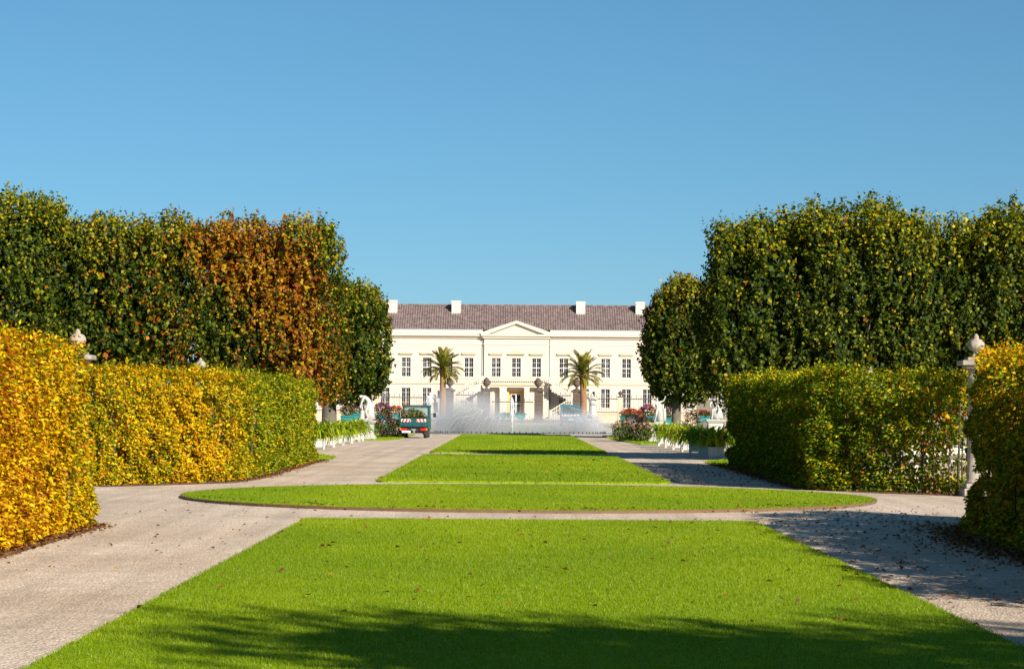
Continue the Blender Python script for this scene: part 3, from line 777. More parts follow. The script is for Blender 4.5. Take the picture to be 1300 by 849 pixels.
for x in (-19.9, -9.72, 10.3, 19.85):
    c = MB().box(x-.72, x+.72, 4.6, 6.0, 15.9, 18.9).box(x-.8, x+.8, 4.52, 6.08, 18.6, 18.8).build('chimney', CHIM, house)
    MB().box(x-.85, x+.85, 4.4, 6.1, 16.6, 16.75).build('flashing', ZINC, c)
# windows: white frame and glazing bars, panes as the glass behind
def window_meshes(w, h):
    mb = MB(); t = .06; y0, y1 = 0, .1
    mb.box(0, t, y0, y1, 0, h).box(w-t, w, y0, y1, 0, h).box(t, w-t, y0, y1, 0, t).box(t, w-t, y0, y1, h-t, h)
    mb.box(w/2-.065, w/2+.065, y0-.03, y1, t, h-t)
    for a, b_ in ((t, w/2-.065), (w/2+.065, w-t)):
        mb.box(a, b_, y0-.02, y1, h*.5-.065, h*.5+.065)
        for zz in (.26, .76): mb.box(a, b_, y0+.02, y1-.02, h*zz-.022, h*zz+.022)
        mb.box((a+b_)/2-.018, (a+b_)/2+.012, y0+.025, y1-.025, t, h*.5-.065).box((a+b_)/2-.012, (a+b_)/2+.012, y0+.025, y1-.025, h*.5+.065, h-t)
    fr = mb.mesh('window', FRAME)
    g = MB().box(.02, w-.02, .06, .075, .02, h-.02).mesh('pane', GLASS)
    return fr, g
WU = window_meshes(WW, UZ[1]-UZ[0])
hood = MB().box(-1.1, 1.1, -.28, 0, 0, .24).box(-.98, .98, -.16, 0, -.14, -.003).mesh('window_hood', TRIMD)
sill = MB().box(-.85, .85, -.12, 0, -.14, 0).mesh('sill', TRIM)
arch = MB().box(-.9, -.715, -.05, 0, -.0, 3.2).box(.715, .9, -.05, 0, 0, 3.2).box(-.714, .714, -.05, 0, 3.04, 3.2).mesh('window_surround', TRIM)
def put_window(x, z, y, hooded):
    w = link('window', WU[0], house, (x-WW/2, y+.14, z)); link('pane', WU[1], w)
    link('sill', sill, w, (WW/2, -.14, 0)); link('surround', arch, w, (WW/2, -.14, 0))
    if hooded: link('window_hood', hood, house, (x, y, 10.2))
for b_ in bays:
    put_window(b_, UZ[0], 0, True); put_window(b_, LZ[0], 0, False)
for x in (-3.2, 0, 3.2): put_window(x, UZ[0], -.4, x != 0)
MB().prism_y([(-1.35, 10.2), (1.35, 10.2), (1.35, 10.35), (0, 10.95), (-1.35, 10.35)], -.75, -.4).build('window_hood', TRIMD, house)
# entrance: ochre recess with glazed door under the balcony
MB().box(-1.25, -1.1, -.38, .4, 0, 4.48).box(1.1, 1.25, -.38, .4, 0, 4.48).box(-1.1, 1.1, .25, .4, 0, 4.48).box(-1.1, 1.1, -.38, .25, 4.35, 4.48).build('recess', OCHRE, house)
d = MB().box(-.85, -.73, .12, .25, 0, 4.0).box(.73, .85, .12, .25, 0, 4.0).box(-.73, .73, .12, .25, 3.85, 4.0).box(-.09, .09, .10, .25, 0, 3.85).box(-.73, -.09, .12, .25, 2.35, 2.5).box(.09, .73, .12, .25, 2.35, 2.5).box(-.73, -.09, .12, .25, 0, .9).box(.09, .73, .12, .25, 0, .9).build('door', FRAME, house)
MB().box(-.72, .72, .19, .22, .9, 3.84).build('pane', GLASS, d)
for x, w in ((-2.05, .55), (1.7, .4), (-4.7, .45), (4.7, .45)):
    MB().box(x-w, x+w, -1.5, -.9, 0, 5.0, .02).box(x-w-.06, x+w+.06, -1.56, -.84, 0, .35).box(x-w-.06, x+w+.06, -1.56, -.84, 4.8, 5.0).build('pillar', TRIM, house)
MB().box(-5.4, 5.4, -1.6, -.4, 5.0, 5.3).build('lintel', TRIM, house)
MB().box(-5.6, 5.6, -1.8, -.4, 5.3, 5.58).build('balcony_slab', TRIMD, house)
def balustrade(mb, p0, p1, h=1.05, step=.3):
    p0, p1 = Vector(p0), Vector(p1); n = max(2, int((p1-p0).length/step))
    up = Vector((0, 0, 1))
    mb.tube([p0+up*h, p1+up*h], .1, 4, False); mb.tube([p0+up*.08, p1+up*.08], .09, 4, False)
    for i in range(n):
        q = p0+(p1-p0)*((i+.5)/n)
        mb.tube([q+up*.1, q+up*h*.4, q+up*h*.7, q+up*h*.95], [.06, .1, .045, .06], 5)
    for q in (p0, p1): mb.box(q.x-.16, q.x+.16, q.y-.16, q.y+.16, q.z, q.z+h+.12)
mb = MB(); balustrade(mb, (-5.3, -1.65, 5.58), (5.3, -1.65, 5.58)); mb.build('balustrade', TRIM, house)
for sg in (-1, 1):
    mb = MB(); n = 12
    for i in range(n):          # lower flight, from the middle outwards
        xa, xb = 5.2+i*.4, 5.2+(i+1)*.4; z = 3.2*(i+1)/n
        mb.box(min(sg*xa, sg*xb), max(sg*xa, sg*xb), -6.4, -4.4, 0, z)
    mb.box(min(sg*10, sg*12.2), max(sg*10, sg*12.2), -6.4, -1.0, 0, 3.2)
    n = 10
    for i in range(n):          # upper flight, back to the balcony
        xa, xb = 10-i*.44, 10-(i+1)*.44; z = 3.2+2.38*(i+1)/n
        mb.box(min(sg*xa, sg*xb), max(sg*xa, sg*xb), -3.2, -1.0, max(0, z-1.3), z)
    s = mb.build('staircase', CREAM, house)
    mb = MB(); balustrade(mb, (sg*5.4, -6.3, .3), (sg*10, -6.3, 3.2)); balustrade(mb, (sg*10, -6.3, 3.2), (sg*12.1, -6.3, 3.2))
    balustrade(mb, (sg*12.1, -6.3, 3.2), (sg*12.1, -1.2, 3.2)); balustrade(mb, (sg*10, -3.1, 3.2), (sg*5.7, -3.1, 5.5))
    mb.build('balustrade', TRIM, s)

# ------------------------------------------------------------------ forecourt gate and railings
GY = 283.0; gs = FPX/GY
IRON = mat('wrought_iron', (0.03, 0.03, 0.032), 0.5, 0.2, 4, metal=0.4)
def gate_pillar(px, label):
    root = empty('gate_pillar', ((px-650)/gs, GY, 0)); tag(root, label, 'gate pillar', 'gate pillars of the palace forecourt')
    MB().box(-.62, .62, -.62, .62, 0, .5, .03).build('base', GREYSTONE, root)
    mb = MB()
    for k in range(6): mb.box(-.45, .45, -.45, .45, .503+.52*k, .503+.52*k+.5, .03).box(-.41, .41, -.41, .41, .45+.52*k, .55+.52*k)
    mb.build('shaft', GREYSTONE, root)
    MB().box(-.58, .58, -.58, .58, 3.63, 3.73, .02).box(-.7, .7, -.7, .7, 3.73, 3.86, .02).lathe([(.55, 3.86), (.4, 3.98), (.25, 4.06)], 8).build('capital', GREYSTONE, root)
    u = MB().lathe([(.2, 4.06), (.12, 4.14), (.1, 4.2), (.22, 4.32), (.36, 4.55), (.4, 4.75), (.33, 4.9), (.3, 4.95), (.38, 5.0), (.26, 5.12), (.2, 5.26), (.05, 5.36), (0, 5.42)], 14, flute=.06, nf=6).build('urn', GREYSTONE, root)
    for sg in (-1, 1): MB().tube([(sg*.33, 0, 4.55), (sg*.52, 0, 4.7), (sg*.5, 0, 4.92), (sg*.3, 0, 4.95)], .05, 5).build('handle', GREYSTONE, u)
    return root
gate_pillar(617.5, 'dark stone gate pillar with urn, just left of the fountain jet')
gate_pillar(683, 'dark stone gate pillar with urn, just right of the fountain jet')
gate_pillar(571, 'dark stone gate pillar with urn behind the trunk of the left palm')
gate_pillar(732, 'dark stone gate pillar with urn behind the trunk of the right palm')
def railing(x0, x1, h, label, wall=0.0, step=0.28):
    root = empty('iron_railing', ((x0+x1)/2, GY, 0)); tag(root, label, 'railing', 'iron railings of the palace forecourt')
    L = (x1-x0)/2
    if wall: MB().box(-L, L, -.22, .22, 0, wall-.12).box(-L, L, -.28, .28, wall-.12, wall, .02).build('base_wall', PLINTH, root)
    mb = MB().box(-L, L, -.03, .03, h-.1, h).box(-L, L, -.03, .03, wall+.12, wall+.2)
    mb.build('rail', IRON, root)
    mb = MB(); n = int(2*L/step)
    for i in range(n):
        x = -L+2*L*(i+.5)/n
        mb.box(x-.014, x+.014, -.014, .014, wall, h+.12)
        if i % 2: mb.lathe([(.0, h+.10), (.05, h+.2), (0, h+.42)], 4, (x, 0, 0))
    b_ = mb.build('bar', IRON, root); b_['kind'] = 'stuff'
px = lambda x: (x-650)/gs
railing(px(624), px(677), 2.5, 'low iron gate between the two pillars behind the fountain jet')
railing(px(689), px(725), 3.3, 'tall iron railing with spear tips behind the blue van')
railing(px(578), px(611), 3.3, 'tall iron railing with spear tips left of the fountain jet')
railing(px(740), px(784), 2.95, 'iron railing on a stone base just right of the right palm', 1.15)
railing(px(791), px(900), 2.95, 'iron railing on a stone base behind the right lime tree', 1.15)
railing(px(484), px(564), 2.95, 'iron railing on a stone base behind the parked truck', 1.15)
railing(px(395), px(476), 2.95, 'iron railing on a stone base behind the left lime tree', 1.15)
for x, lab in ((787.5, 'sand coloured fence post with small urn right of the right palm'), (480, 'sand coloured fence post with small urn left of the parked truck')):
    root = empty('fence_post', (px(x), GY, 0)); tag(root, lab, 'fence post', 'stone posts of the forecourt railing')
    MB().box(-.3, .3, -.3, .3, 0, 3.1, .03).box(-.36, .36, -.36, .36, 0, .4, .02).build('shaft', PLINTH, root)
    MB().box(-.36, .36, -.36, .36, 3.1, 3.22, .02).lathe([(.14, 3.22), (.1, 3.3), (.26, 3.5), (.28, 3.65), (.12, 3.8), (0, 3.9)], 12).build('urn', GREYSTONE, root)
# low outbuildings right and left of the forecourt
w = empty('garden_wall', ((895-650)/16.0, FPX/16.0, 0)); tag(w, 'brown garden wall with a pale end post right of the right lime trunk', 'wall')
MB().box(-.7, 1.6, -.2, .2, 0, 2.5, .02).build('wall', mat('brown_wall', (0.20, 0.16, 0.14), 0.9, 0.2, 2, 0.3), w)
MB().box(-1.0, -.703, -.25, .25, 0, 2.8, .02).build('end_post', PLINTH, w)

# ------------------------------------------------------------------ palms
PALMBARK = mat('palm_bark', (0.27, 0.145, 0.075), 0.95, 0.35, 5, 1.0, 16, dirt=(0.10, 0.06, 0.04), dscale=4)
BLUEGREY = mat('painted_tub', (0.20, 0.27, 0.33), 0.6, 0.12, 3)
def frond_mesh(seed, L, sag, dry=0.0):
    """a feather leaf growing along +X: straight at first, its tip sagging; leaflets in a shallow V"""
    r = np.random.default_rng(seed); n = 24
    t = np.linspace(0, 1, n)
    an = -sag*t**1.6
    X = np.concatenate([[0], np.cumsum(np.cos(an[:-1]))])*L/n; Z = np.concatenate([[0], np.cumsum(np.sin(an[:-1]))])*L/n
    P = np.c_[X, np.zeros(n), Z]; T = unit(np.gradient(P, axis=0))
    faces = []; cols = []
    for i in range(3, n):
        ll = .50*math.sin(math.pi*min(1, .15+.80*t[i]))**.7+.05
        up = np.cross(T[i], np.array([0, 1.0, 0])); up = up if up[2] > 0 else -up
        for sg in (-1, 1):
            for rep in range(2):
                p = P[i] + T[i]*(rep*.5*L/n)
                d = unit(np.array([T[i]*.95 + np.array([0, sg*.62, 0]) + up*(.22+r.normal(0, .12))]))[0]
                w = unit(np.array([np.cross(d, up)]))[0]*.026
                e = p + d*ll*r.uniform(.85, 1.1) + np.array([0, 0, -.12*ll])
                faces += [p-w*.6, p+d*ll*.4-w, e, p+d*ll*.4+w]
                c = np.array([0.20, 0.215, 0.02])*r.uniform(.65, 1.25)
                if r.uniform() < .15+dry: c = np.array([0.36, 0.26, 0.04])*r.uniform(.7, 1.2)
                cols.append(c)
    for i in range(n-1):
        w = np.array([0, .035*(1-t[i])+.008, 0]); w2 = np.array([0, .035*(1-t[i+1])+.008, 0])
        faces += [P[i]-w, P[i]+w, P[i+1]+w2, P[i+1]-w2]; cols.append(np.array([0.3, 0.27, 0.06]))
    return mesh_np('frond', np.array(faces), 4, LEAF, np.array(cols))
FR = [frond_mesh(1, 2.2, .55), frond_mesh(2, 2.3, .95), frond_mesh(3, 2.3, 1.2), frond_mesh(4, 2.1, 1.2, .25), frond_mesh(5, 1.9, .9, .6)]
def palm(pxx, top_py, lean, label, seed, scale=1.0):
    r = random.Random(seed); s = 14.0; Y = FPX/s
    bx = (pxx-650)/s; hz = (518+23.8-top_py)/s
    root = empty('palm_tree', (bx, Y, 0)); tag(root, label, 'palm', 'palms in front of the palace')
    MB().box(-.75, .75, -.75, .75, .12, 1.0, .04).box(-.8, .8, -.8, .8, .95, 1.06, .02).build('tub', BLUEGREY, root)
    mb = MB()
    for sx in (-1, 1):
        for sy in (-1, 1): mb.box(sx*.68-.09, sx*.68+.09, sy*.68-.09, sy*.68+.09, 0, .12)
    mb.build('tub_foot', BLUEGREY, root)
    mb = MB(); n = 30; pts = []; rd = []
    for i in range(n+1):
        t = i/n; pts.append((lean*(t**1.5-1.0)+lean, 0, .9+(hz-.9)*t)); rd.append((.31-.05*t+.16*max(0, t-.85)/.15*.6)*(1+(.10 if i % 2 else -.04)))
    mb.tube(pts, rd, 12); mb.build('trunk', PALMBARK, root)
    k = 0
    for ring, (cnt, el0, var) in enumerate(((6, 76, 0), (9, 58, 0), (10, 40, 1), (11, 23, 2), (9, 7, 3), (6, -14, 4))):
        for i in range(cnt):
            az = 2*math.pi*(i+.5*(ring % 2)+r.uniform(-.2, .2))/cnt
            f = link('frond', FR[min(4, max(0, var+r.choice((0, 0, 1, -1)) if ring else 0))], root, (lean, 0, hz-.05+.07*(3-ring)))
            f.rotation_euler = (r.uniform(-.25, .25), -R(el0+r.uniform(-7, 7)), az); sc = scale*r.uniform(.88, 1.08); f.scale = (sc, sc, sc)
palm(562, 470, 0.0, 'palm with a straight brown trunk left of the fountain jet', 3, .93)
palm(741, 475, -0.12, 'palm with a slightly leaning trunk beside the blue van', 5, 1.02)

# ------------------------------------------------------------------ statues
MARBLE = mat('white_marble', (0.47, 0.455, 0.43), 0.55, 0.06, 3, 0.2, 20, dirt=(0.45, 0.43, 0.40), dscale=2.5, damt=0.5)
def skin_body(name, joints, bones, root, extra=None, m=MARBLE):
    """joints: name -> (x, y, z, r)"""
    me = bpy.data.meshes.new(name); names = list(joints); ix = {k: i for i, k in enumerate(names)}
    me.from_pydata([joints[k][:3] for k in names], [(ix[a], ix[b]) for a, b in bones], [])
    o = bpy.data.objects.new(name, me); COL.objects.link(o)
    sk = o.modifiers.new('skin', 'SKIN'); sk.use_smooth_shade = True
    for i, k in enumerate(names):
        sv = me.skin_vertices[0].data[i]; rr = joints[k][3]; sv.radius = (rr, rr) if not hasattr(rr, '__len__') else rr
        sv.use_root = (i == 0)
    ss = o.modifiers.new('sub', 'SUBSURF'); ss.levels = 2; ss.render_levels = 2
    dg = bpy.context.evaluated_depsgraph_get()
    m2 = bpy.data.meshes.new_from_object(o.evaluated_get(dg)); m2.name = name
    bpy.data.objects.remove(o)
    m2.materials.clear(); m2.materials.append(m)
    for p in m2.polygons: p.use_smooth = True
    return link(name, m2, root)
BONES = [('pel', 'wai'), ('wai', 'che'), ('che', 'nec'), ('nec', 'hea'), ('hea', 'top'), ('che', 'shl'), ('shl', 'ell'), ('ell', 'wrl'), ('wrl', 'hal'), ('che', 'shr'), ('shr', 'elr'), ('elr', 'wrr'), ('wrr', 'har'),
         ('pel', 'hil'), ('hil', 'knl'), ('knl', 'anl'), ('anl', 'tol'), ('pel', 'hir'), ('hir', 'knr'), ('knr', 'anr'), ('anr', 'tor')]
RAD = dict(pel=.15, wai=.125, che=.16, nec=.06, hea=.095, top=.075, shl=.075, ell=.05, wrl=.035, hal=.045, shr=.075, elr=.05, wrr=.035, har=.045,
           hil=.105, knl=.07, anl=.045, tol=.045, hir=.105, knr=.07, anr=.045, tor=.045)
def pose(**kw):
    base = dict(pel=(0, 0, .95), wai=(0.01, 0, 1.13), che=(.02, 0, 1.36), nec=(.02, 0, 1.52), hea=(.03, -.02, 1.64), top=(.03, 0, 1.74),
                shl=(-.2, 0, 1.43), ell=(-.27, .02, 1.16), wrl=(-.24, -.1, .95), hal=(-.24, -.14, .87), shr=(.22, 0, 1.43), elr=(.3, .02, 1.17), wrr=(.28, -.1, .97), har=(.28, -.14, .88),
                hil=(-.1, 0, .9), knl=(-.12, -.05, .5), anl=(-.12, .02, .09), tol=(-.14, -.15, .05), hir=(.1, 0, .9), knr=(.13, -.06, .5), anr=(.12, .04, .09), tor=(.15, -.13, .05))
    base.update(kw)
    return {k: (*base[k], RAD[k]) for k in base}
def drape(pts_r, seed, root, m=MARBLE):
    r = random.Random(seed); mb = MB(); seg = 28; rings = []
    ph = [r.uniform(0, 6.28) for _ in range(3)]
    for (x, y, z, rx, ry, fl) in pts_r:
        ring = []
        for k in range(seg):
            a = 2*math.pi*k/seg; q = 1+fl*(.6*math.sin(7*a+ph[0])+.4*math.sin(11*a+ph[1]+z*2))
            ring.append(mb.bm.verts.new((x+rx*q*math.cos(a), y+ry*q*math.sin(a), z)))
        rings.append(ring)
    for a, b_ in zip(rings, rings[1:]):
        for k in range(seg):
            f = mb.bm.faces.new((a[k], a[(k+1) % seg], b_[(k+1) % seg], b_[k])); f.smooth = True
    mb.bm.faces.new(rings[0]); mb.bm.faces.new(rings[-1])
    return mb.build('drapery', m, root)
def pedestal(x, y, w, h, label, grp='white statue pedestals'):
    root = empty('pedestal', (x, y, 0)); tag(root, label, 'pedestal', grp)
    MB().box(-w*.62, w*.62, -w*.62, w*.62, 0, .14, .015).box(-w*.56, w*.56, -w*.56, w*.56, .14, .24, .02).build('base', MARBLE, root)
    MB().box(-w*.46, w*.46, -w*.46, w*.46, .24, h-.16, .012).box(-w*.34, w*.34, -w*.475, w*.475, .34, h-.28, .01).build('shaft', MARBLE, root)
    MB().box(-w*.53, w*.53, -w*.53, w*.53, h-.16, h-.09, .015).box(-w*.6, w*.6, -w*.6, w*.6, h-.09, h, .015).build('cap', MARBLE, root)
def statue(x, y, z, rz, joints, drapes, label, seed, scale=1.0, extra=None):
    root = empty('statue', (x, y, z), rz); tag(root, label, 'statue', 'white garden statues'); root.scale = (scale,)*3
    skin_body('body', joints, BONES, root)
    for i, d_ in enumerate(drapes): drape(d_, seed+i, root)
    MB().box(-.3, .3, -.28, .28, 0, .06, .02).build('plinth', MARBLE, root)
    if extra: extra(root)
# left: bending figure, arms reaching down beside a stump
X1, Y1 = -7.62, 124.0
pedestal(X1, Y1, .82, 1.0, 'white pedestal under the bending statue beside the potted lilies on the left')
bend = pose(pel=(.14, .05, .82), wai=(.08, .02, 1.0), che=(-.06, -.05, 1.16), nec=(-.2, -.1, 1.2), hea=(-.3, -.13, 1.2), top=(-.38, -.15, 1.17),
            shl=(-.14, -.2, 1.16), ell=(-.26, -.24, .86), wrl=(-.22, -.26, .6), hal=(-.2, -.26, .5), shr=(-.06, .14, 1.2), elr=(-.3, .12, .95), wrr=(-.33, .0, .7), har=(-.32, -.04, .6),
            hil=(.08, -.08, .78), knl=(-.04, -.22, .46), anl=(.08, -.1, .1), tol=(-.06, -.16, .07), hir=(.2, .14, .78), knr=(.24, .04, .44), anr=(.26, .14, .1), tor=(.14, .08, .07))
statue(X1, Y1, 1.0, 0.0, bend, [[(.16, .04, .05, .26, .2, .05), (.17, .04, .4, .2, .17, .09), (.16, .04, .75, .18, .16, .07), (.12, .03, .92, .16, .13, .03)]],
       'white statue of a figure bending down with both arms lowered', 60, 1.05,
       lambda r_: MB().lathe([(.15, .05), (.12, .15), (.11, .45), (.13, .5)], 9, (-.22, -.2, 0)).build('stump', MARBLE, r_))
# right, in shade: twisting figure with a raised arm
X2, Y2 = (836-650)/24.5, FPX/24.5
pedestal(X2, Y2, .88, 1.0, 'pedestal with bluish shaded front beside the rose bushes on the right')
twist = pose(pel=(0, 0, .9), wai=(-.04, -.02, 1.06), che=(-.08, -.04, 1.26), nec=(-.1, -.06, 1.42), hea=(-.14, -.1, 1.52), top=(-.16, -.1, 1.62), shr=(.1, 0, 1.36), elr=(.34, -.05, 1.46), wrr=(.42, -.12, 1.7), har=(.43, -.14, 1.79),
             shl=(-.26, -.06, 1.3), ell=(-.42, -.12, 1.1), wrl=(-.3, -.26, .98), hal=(-.24, -.3, .96), knl=(-.2, -.2, .54), anl=(-.26, -.02, .1), tol=(-.3, -.18, .06), knr=(.2, -.06, .5))
statue(X2, Y2, 1.0, .2, twist, [[(.18, .1, .05, .26, .2, .06), (.16, .1, .45, .22, .17, .1), (.1, .06, .85, .2, .16, .08), (.04, .03, 1.0, .17, .13, .04)]],
       'statue of a twisting figure with one arm raised, in shade under the right lime tree', 63, .78,
       lambda r_: MB().tube([(.4, .05, .05), (.42, 0, .5), (.38, -.02, .95)], [.14, .12, .09], 9).build('support', MARBLE, r_))
# far right: seated figure
X3, Y3 = (908-650)/24.2, FPX/24.2
pedestal(X3, Y3, .84, 1.18, 'white pedestal under the seated statue at the end of the right hedge')
seat = pose(pel=(.1, .1, .55), wai=(.08, .08, .72), che=(.06, .04, .94), nec=(.04, .0, 1.1), hea=(.02, -.04, 1.2), top=(.02, -.03, 1.3), shl=(-.14, .02, 1.0), ell=(-.26, -.1, .8), wrl=(-.2, -.28, .66), hal=(-.16, -.32, .62),
            shr=(.26, .06, 1.0), elr=(.36, .1, .76), wrr=(.34, .0, .56), har=(.33, -.04, .5), hil=(0, .02, .5), knl=(-.08, -.3, .5), anl=(-.1, -.26, .12), tol=(-.12, -.36, .07), hir=(.18, .02, .5), knr=(.2, -.28, .46), anr=(.16, -.2, .1), tor=(.16, -.32, .07))
statue(X3, Y3, 1.18, -.3, seat, [[(.08, .02, .04, .36, .32, .06), (.08, 0, .3, .3, .28, .08), (.08, .02, .52, .24, .24, .05), (.09, .08, .64, .16, .14, .03)]],
       'white statue of a seated draped figure at the end of the right hedge', 66, 1.0)
# two standing figures beyond the fountain
s4 = 17.0
for px_, lab, plab, rz in ((546, 'white standing draped statue right behind the parked truck', 'pedestal of the standing statue behind the parked truck', .5), (752, 'white standing draped statue right of the blue van', 'pedestal of the standing statue right of the blue van', -.3)):
    X, Y = (px_-650)/s4, FPX/s4
    pedestal(X, Y, .95, .9, plab)
    statue(X, Y, .9, rz, pose(shr=(.2, 0, 1.44), elr=(.34, -.1, 1.3), wrr=(.2, -.24, 1.42), har=(.14, -.26, 1.5), hea=(-.02, -.04, 1.64), top=(-.03, -.03, 1.75)),
           [[(.02, .02, .05, .36, .3, .06), (.02, .01, .4, .27, .23, .1), (.01, 0, .8, .22, .18, .09), (0, 0, 1.05, .19, .15, .05), (.0, 0, 1.2, .17, .13, .03)],
            [(.02, .03, .95, .26, .2, .08), (.04, .03, 1.12, .24, .18, .08), (.05, .02, 1.3, .21, .15, .05)]], lab, 70+int(px_), 1.12)

# ------------------------------------------------------------------ lily tubs along the paths
def strap_plant(seed, n, h, spread, cols, w=.035):
    r = np.random.default_rng(seed); V = []; C = []
    for i in range(n):
        az = r.uniform(0, 6.283); o = np.array([math.cos(az), math.sin(az), 0])
        q = np.array([-math.sin(az), math.cos(az), 0]); hh = h*r.uniform(.65, 1.15); sp = spread*r.uniform(.35, 1.1); dr_ = r.uniform(.6, 1.75)
        b = np.array([r.normal(0, .1), r.normal(0, .1), 0]); prev = None
        c = np.array(cols[r.choice(len(cols))])*r.uniform(.75, 1.25)
        for k in range(6):
            t = k/5
            p = b + o*sp*t**1.3 + np.array([0, 0, hh*(1.5*t - dr_*t**2.3)])
            ww = w*(1-.85*t**2)*(.6+.8*min(t*3, 1)*.5)
            if prev is not None:
                V += [prev[0]-q*prev[1], prev[0]+q*prev[1], p+q*ww, p-q*ww]; C.append(c)
            prev = (p, ww)
    return np.array(V), np.array(C)
LILY = [(0.20, 0.33, 0.006), (0.11, 0.24, 0.006), (0.32, 0.42, 0.01), (0.36, 0.37, 0.02)]
lily_meshes = []
for k in range(3):
    V, C = strap_plant(100+k, 210, .85, 1.05, LILY, .045); lily_meshes.append(mesh_np('foliage', V, 4, LEAF, C))
TUBW = MB()
TUBW.box(-.26, .26, -.26, .26, .08, .4, .02).box(-.29, .29, -.29, .29, .36, .42, .015)
tub_me = TUBW.mesh('tub', WHITE)
foot_me = MB().box(-.25, -.17, -.25, -.17, 0, .08).box(.17, .25, -.25, -.17, 0, .08).box(-.25, -.17, .17, .25, 0, .08).box(.17, .25, .17, .25, 0, .08).mesh('tub_foot', WHITE)
seed_me = MB()
for k in range(9):
    a = k*2.4; seed_me.tube([(0, 0, .4), (.25*math.cos(a), .25*math.sin(a), .85), (.55*math.cos(a), .5*math.sin(a), .8+.1*(k % 3)), (.72*math.cos(a), .62*math.sin(a), .35)], .012, 4)
stalk_me = seed_me.mesh('stalk', mat('dry_stalk', (0.33, 0.29, 0.05), 0.8, 0.2))
def lily_tub(x, y, i, label, grp):
    root = empty('lily_tub', (x, y, 0), random.uniform(-.05, .05)); tag(root, label, 'potted plant', grp)
    link('tub', tub_me, root); link('tub_foot', foot_me, root)
    f = link('foliage', lily_meshes[i % 3], root, (0, 0, .38), (0, 0, i*1.7)); f['kind'] = 'stuff'
    link('stalk', stalk_me, root, None, (0, 0, i*.9))
names = ['nearest', 'second', 'third', 'fourth', 'fifth', 'sixth', 'seventh']
for i, d_ in enumerate((95, 100.5, 106, 111.5, 117, 119.8)):
    lily_tub(-7.75, d_, i, f'white tub of green lilies, {names[i]} from the hedge end in the left row', 'white lily tubs in the left row')
for i, d_ in enumerate((81.5, 86, 90.5, 95, 100, 105, 110)):
    lily_tub(7.05, d_, i+1, f'white tub of green lilies, {names[i]} from the hedge end in the right row', 'white lily tubs in the right row')
# strips of grass at the hedge ends and round the beds
def patch(poly, dens=160): return lawn(poly, dens, .07, .03, .03)
patch([(-9, 75), (-5.9, 75), (-5.9, 79), (-6.6, 82), (-9, 82)])
patch([(6.2, 72), (9.5, 72), (9.5, 78), (7.0, 78), (6.2, 75.5)])
patch([(-12, 121), (-6.4, 121), (-6.0, 126), (-6.0, 146), (-12, 146)], 60)
patch([(6.2, 113.5), (13, 113.5), (13, 146), (5.6, 146), (5.6, 126)], 60)
patch([(-30, 150), (-9.5, 150), (-9.5, 230), (-30, 230)], 10)
patch([(9, 150), (30, 150), (30, 230), (9, 230)], 10)

# ------------------------------------------------------------------ flower beds and planters
TEAL = mat('teal_paint', (0.02, 0.19, 0.20), 0.5, 0.12, 3)
def bush(x, y, w, dpt, h, seed, leafcols, flowcols, nl, nf, label, cat='bush', name='flowering_bush', grp=None, z0=0.0, parent=None, fs=.075, ls=.11, ftop=.55):
    r = np.random.default_rng(seed)
    if parent is None:
        root = empty(name, (x, y, z0)); tag(root, label, cat, grp)
    else: root = parent
    D = unit(r.normal(size=(nl, 3))); rad = r.uniform(.35, 1, nl)[:, None]**.5
    nz = Noise(seed, 3.5)
    P = D*rad*np.array([w/2, dpt/2, h*.5])*(1+.18*nz(D*2))[:, None] + np.array([0, 0, h*.5])
    P[:, 2] = np.maximum(P[:, 2], .03)
    U = unit(D + r.normal(0, .7, (nl, 3))); N = unit(D*.5+np.array([0, 0, .7])+r.normal(0, .5, (nl, 3)))
    L = ls*r.uniform(.6, 1.4, nl)
    C = np.array(leafcols)[r.choice(len(leafcols), nl)]*r.uniform(.6, 1.3, (nl, 1))
    zz = np.array([0, 0, z0 if parent is not None else 0])
    f = link('foliage', mesh_np('foliage', leaves(P, U, N, L, L*.55)+zz, 4, LEAF, C), root); f['kind'] = 'stuff'
    if nf:
        K = 9
        D = unit(r.normal(size=(nf, 3))); D[:, 2] = np.where(D[:, 2] < -.1, -D[:, 2], D[:, 2]) + ftop*.4; D = unit(D)
        c0 = D*np.array([w/2, dpt/2, h*.5])*r.uniform(.95, 1.15, (nf, 1)) + np.array([0, 0, h*.5])
        fc = np.array(flowcols)[r.choice(len(flowcols), nf)]
        P = np.repeat(c0, K, 0) + r.normal(0, fs*.35, (nf*K, 3)); U = unit(r.normal(size=(nf*K, 3)) + np.repeat(D, K, 0)*.6)
        L = fs*r.uniform(.7, 1.3, nf*K)
        f = link('blossom', mesh_np('blossom', leaves(P, U, unit(np.repeat(D, K, 0)+r.normal(0, .5, (nf*K, 3))), L, L*.8)+zz, 4, PETAL, np.repeat(fc, K, 0)*r.uniform(.75, 1.2, (nf*K, 1))), root); f['kind'] = 'stuff'
    mb = MB()
    for k in range(7):
        a = k*.9; mb.tube([(.1*math.cos(a), .1*math.sin(a), z0 if parent is not None else 0), (w*.3*math.cos(a), dpt*.3*math.sin(a), zz[2]+h*.7)], [.02, .008], 4)
    mb.build('stem', TWIG, root)
    return root
DK = [(0.03, 0.045, 0.015), (0.05, 0.025, 0.02), (0.06, 0.08, 0.02), (0.07, 0.03, 0.025)]
PK = [(0.10, 0.15, 0.03), (0.16, 0.19, 0.05), (0.07, 0.11, 0.02)]
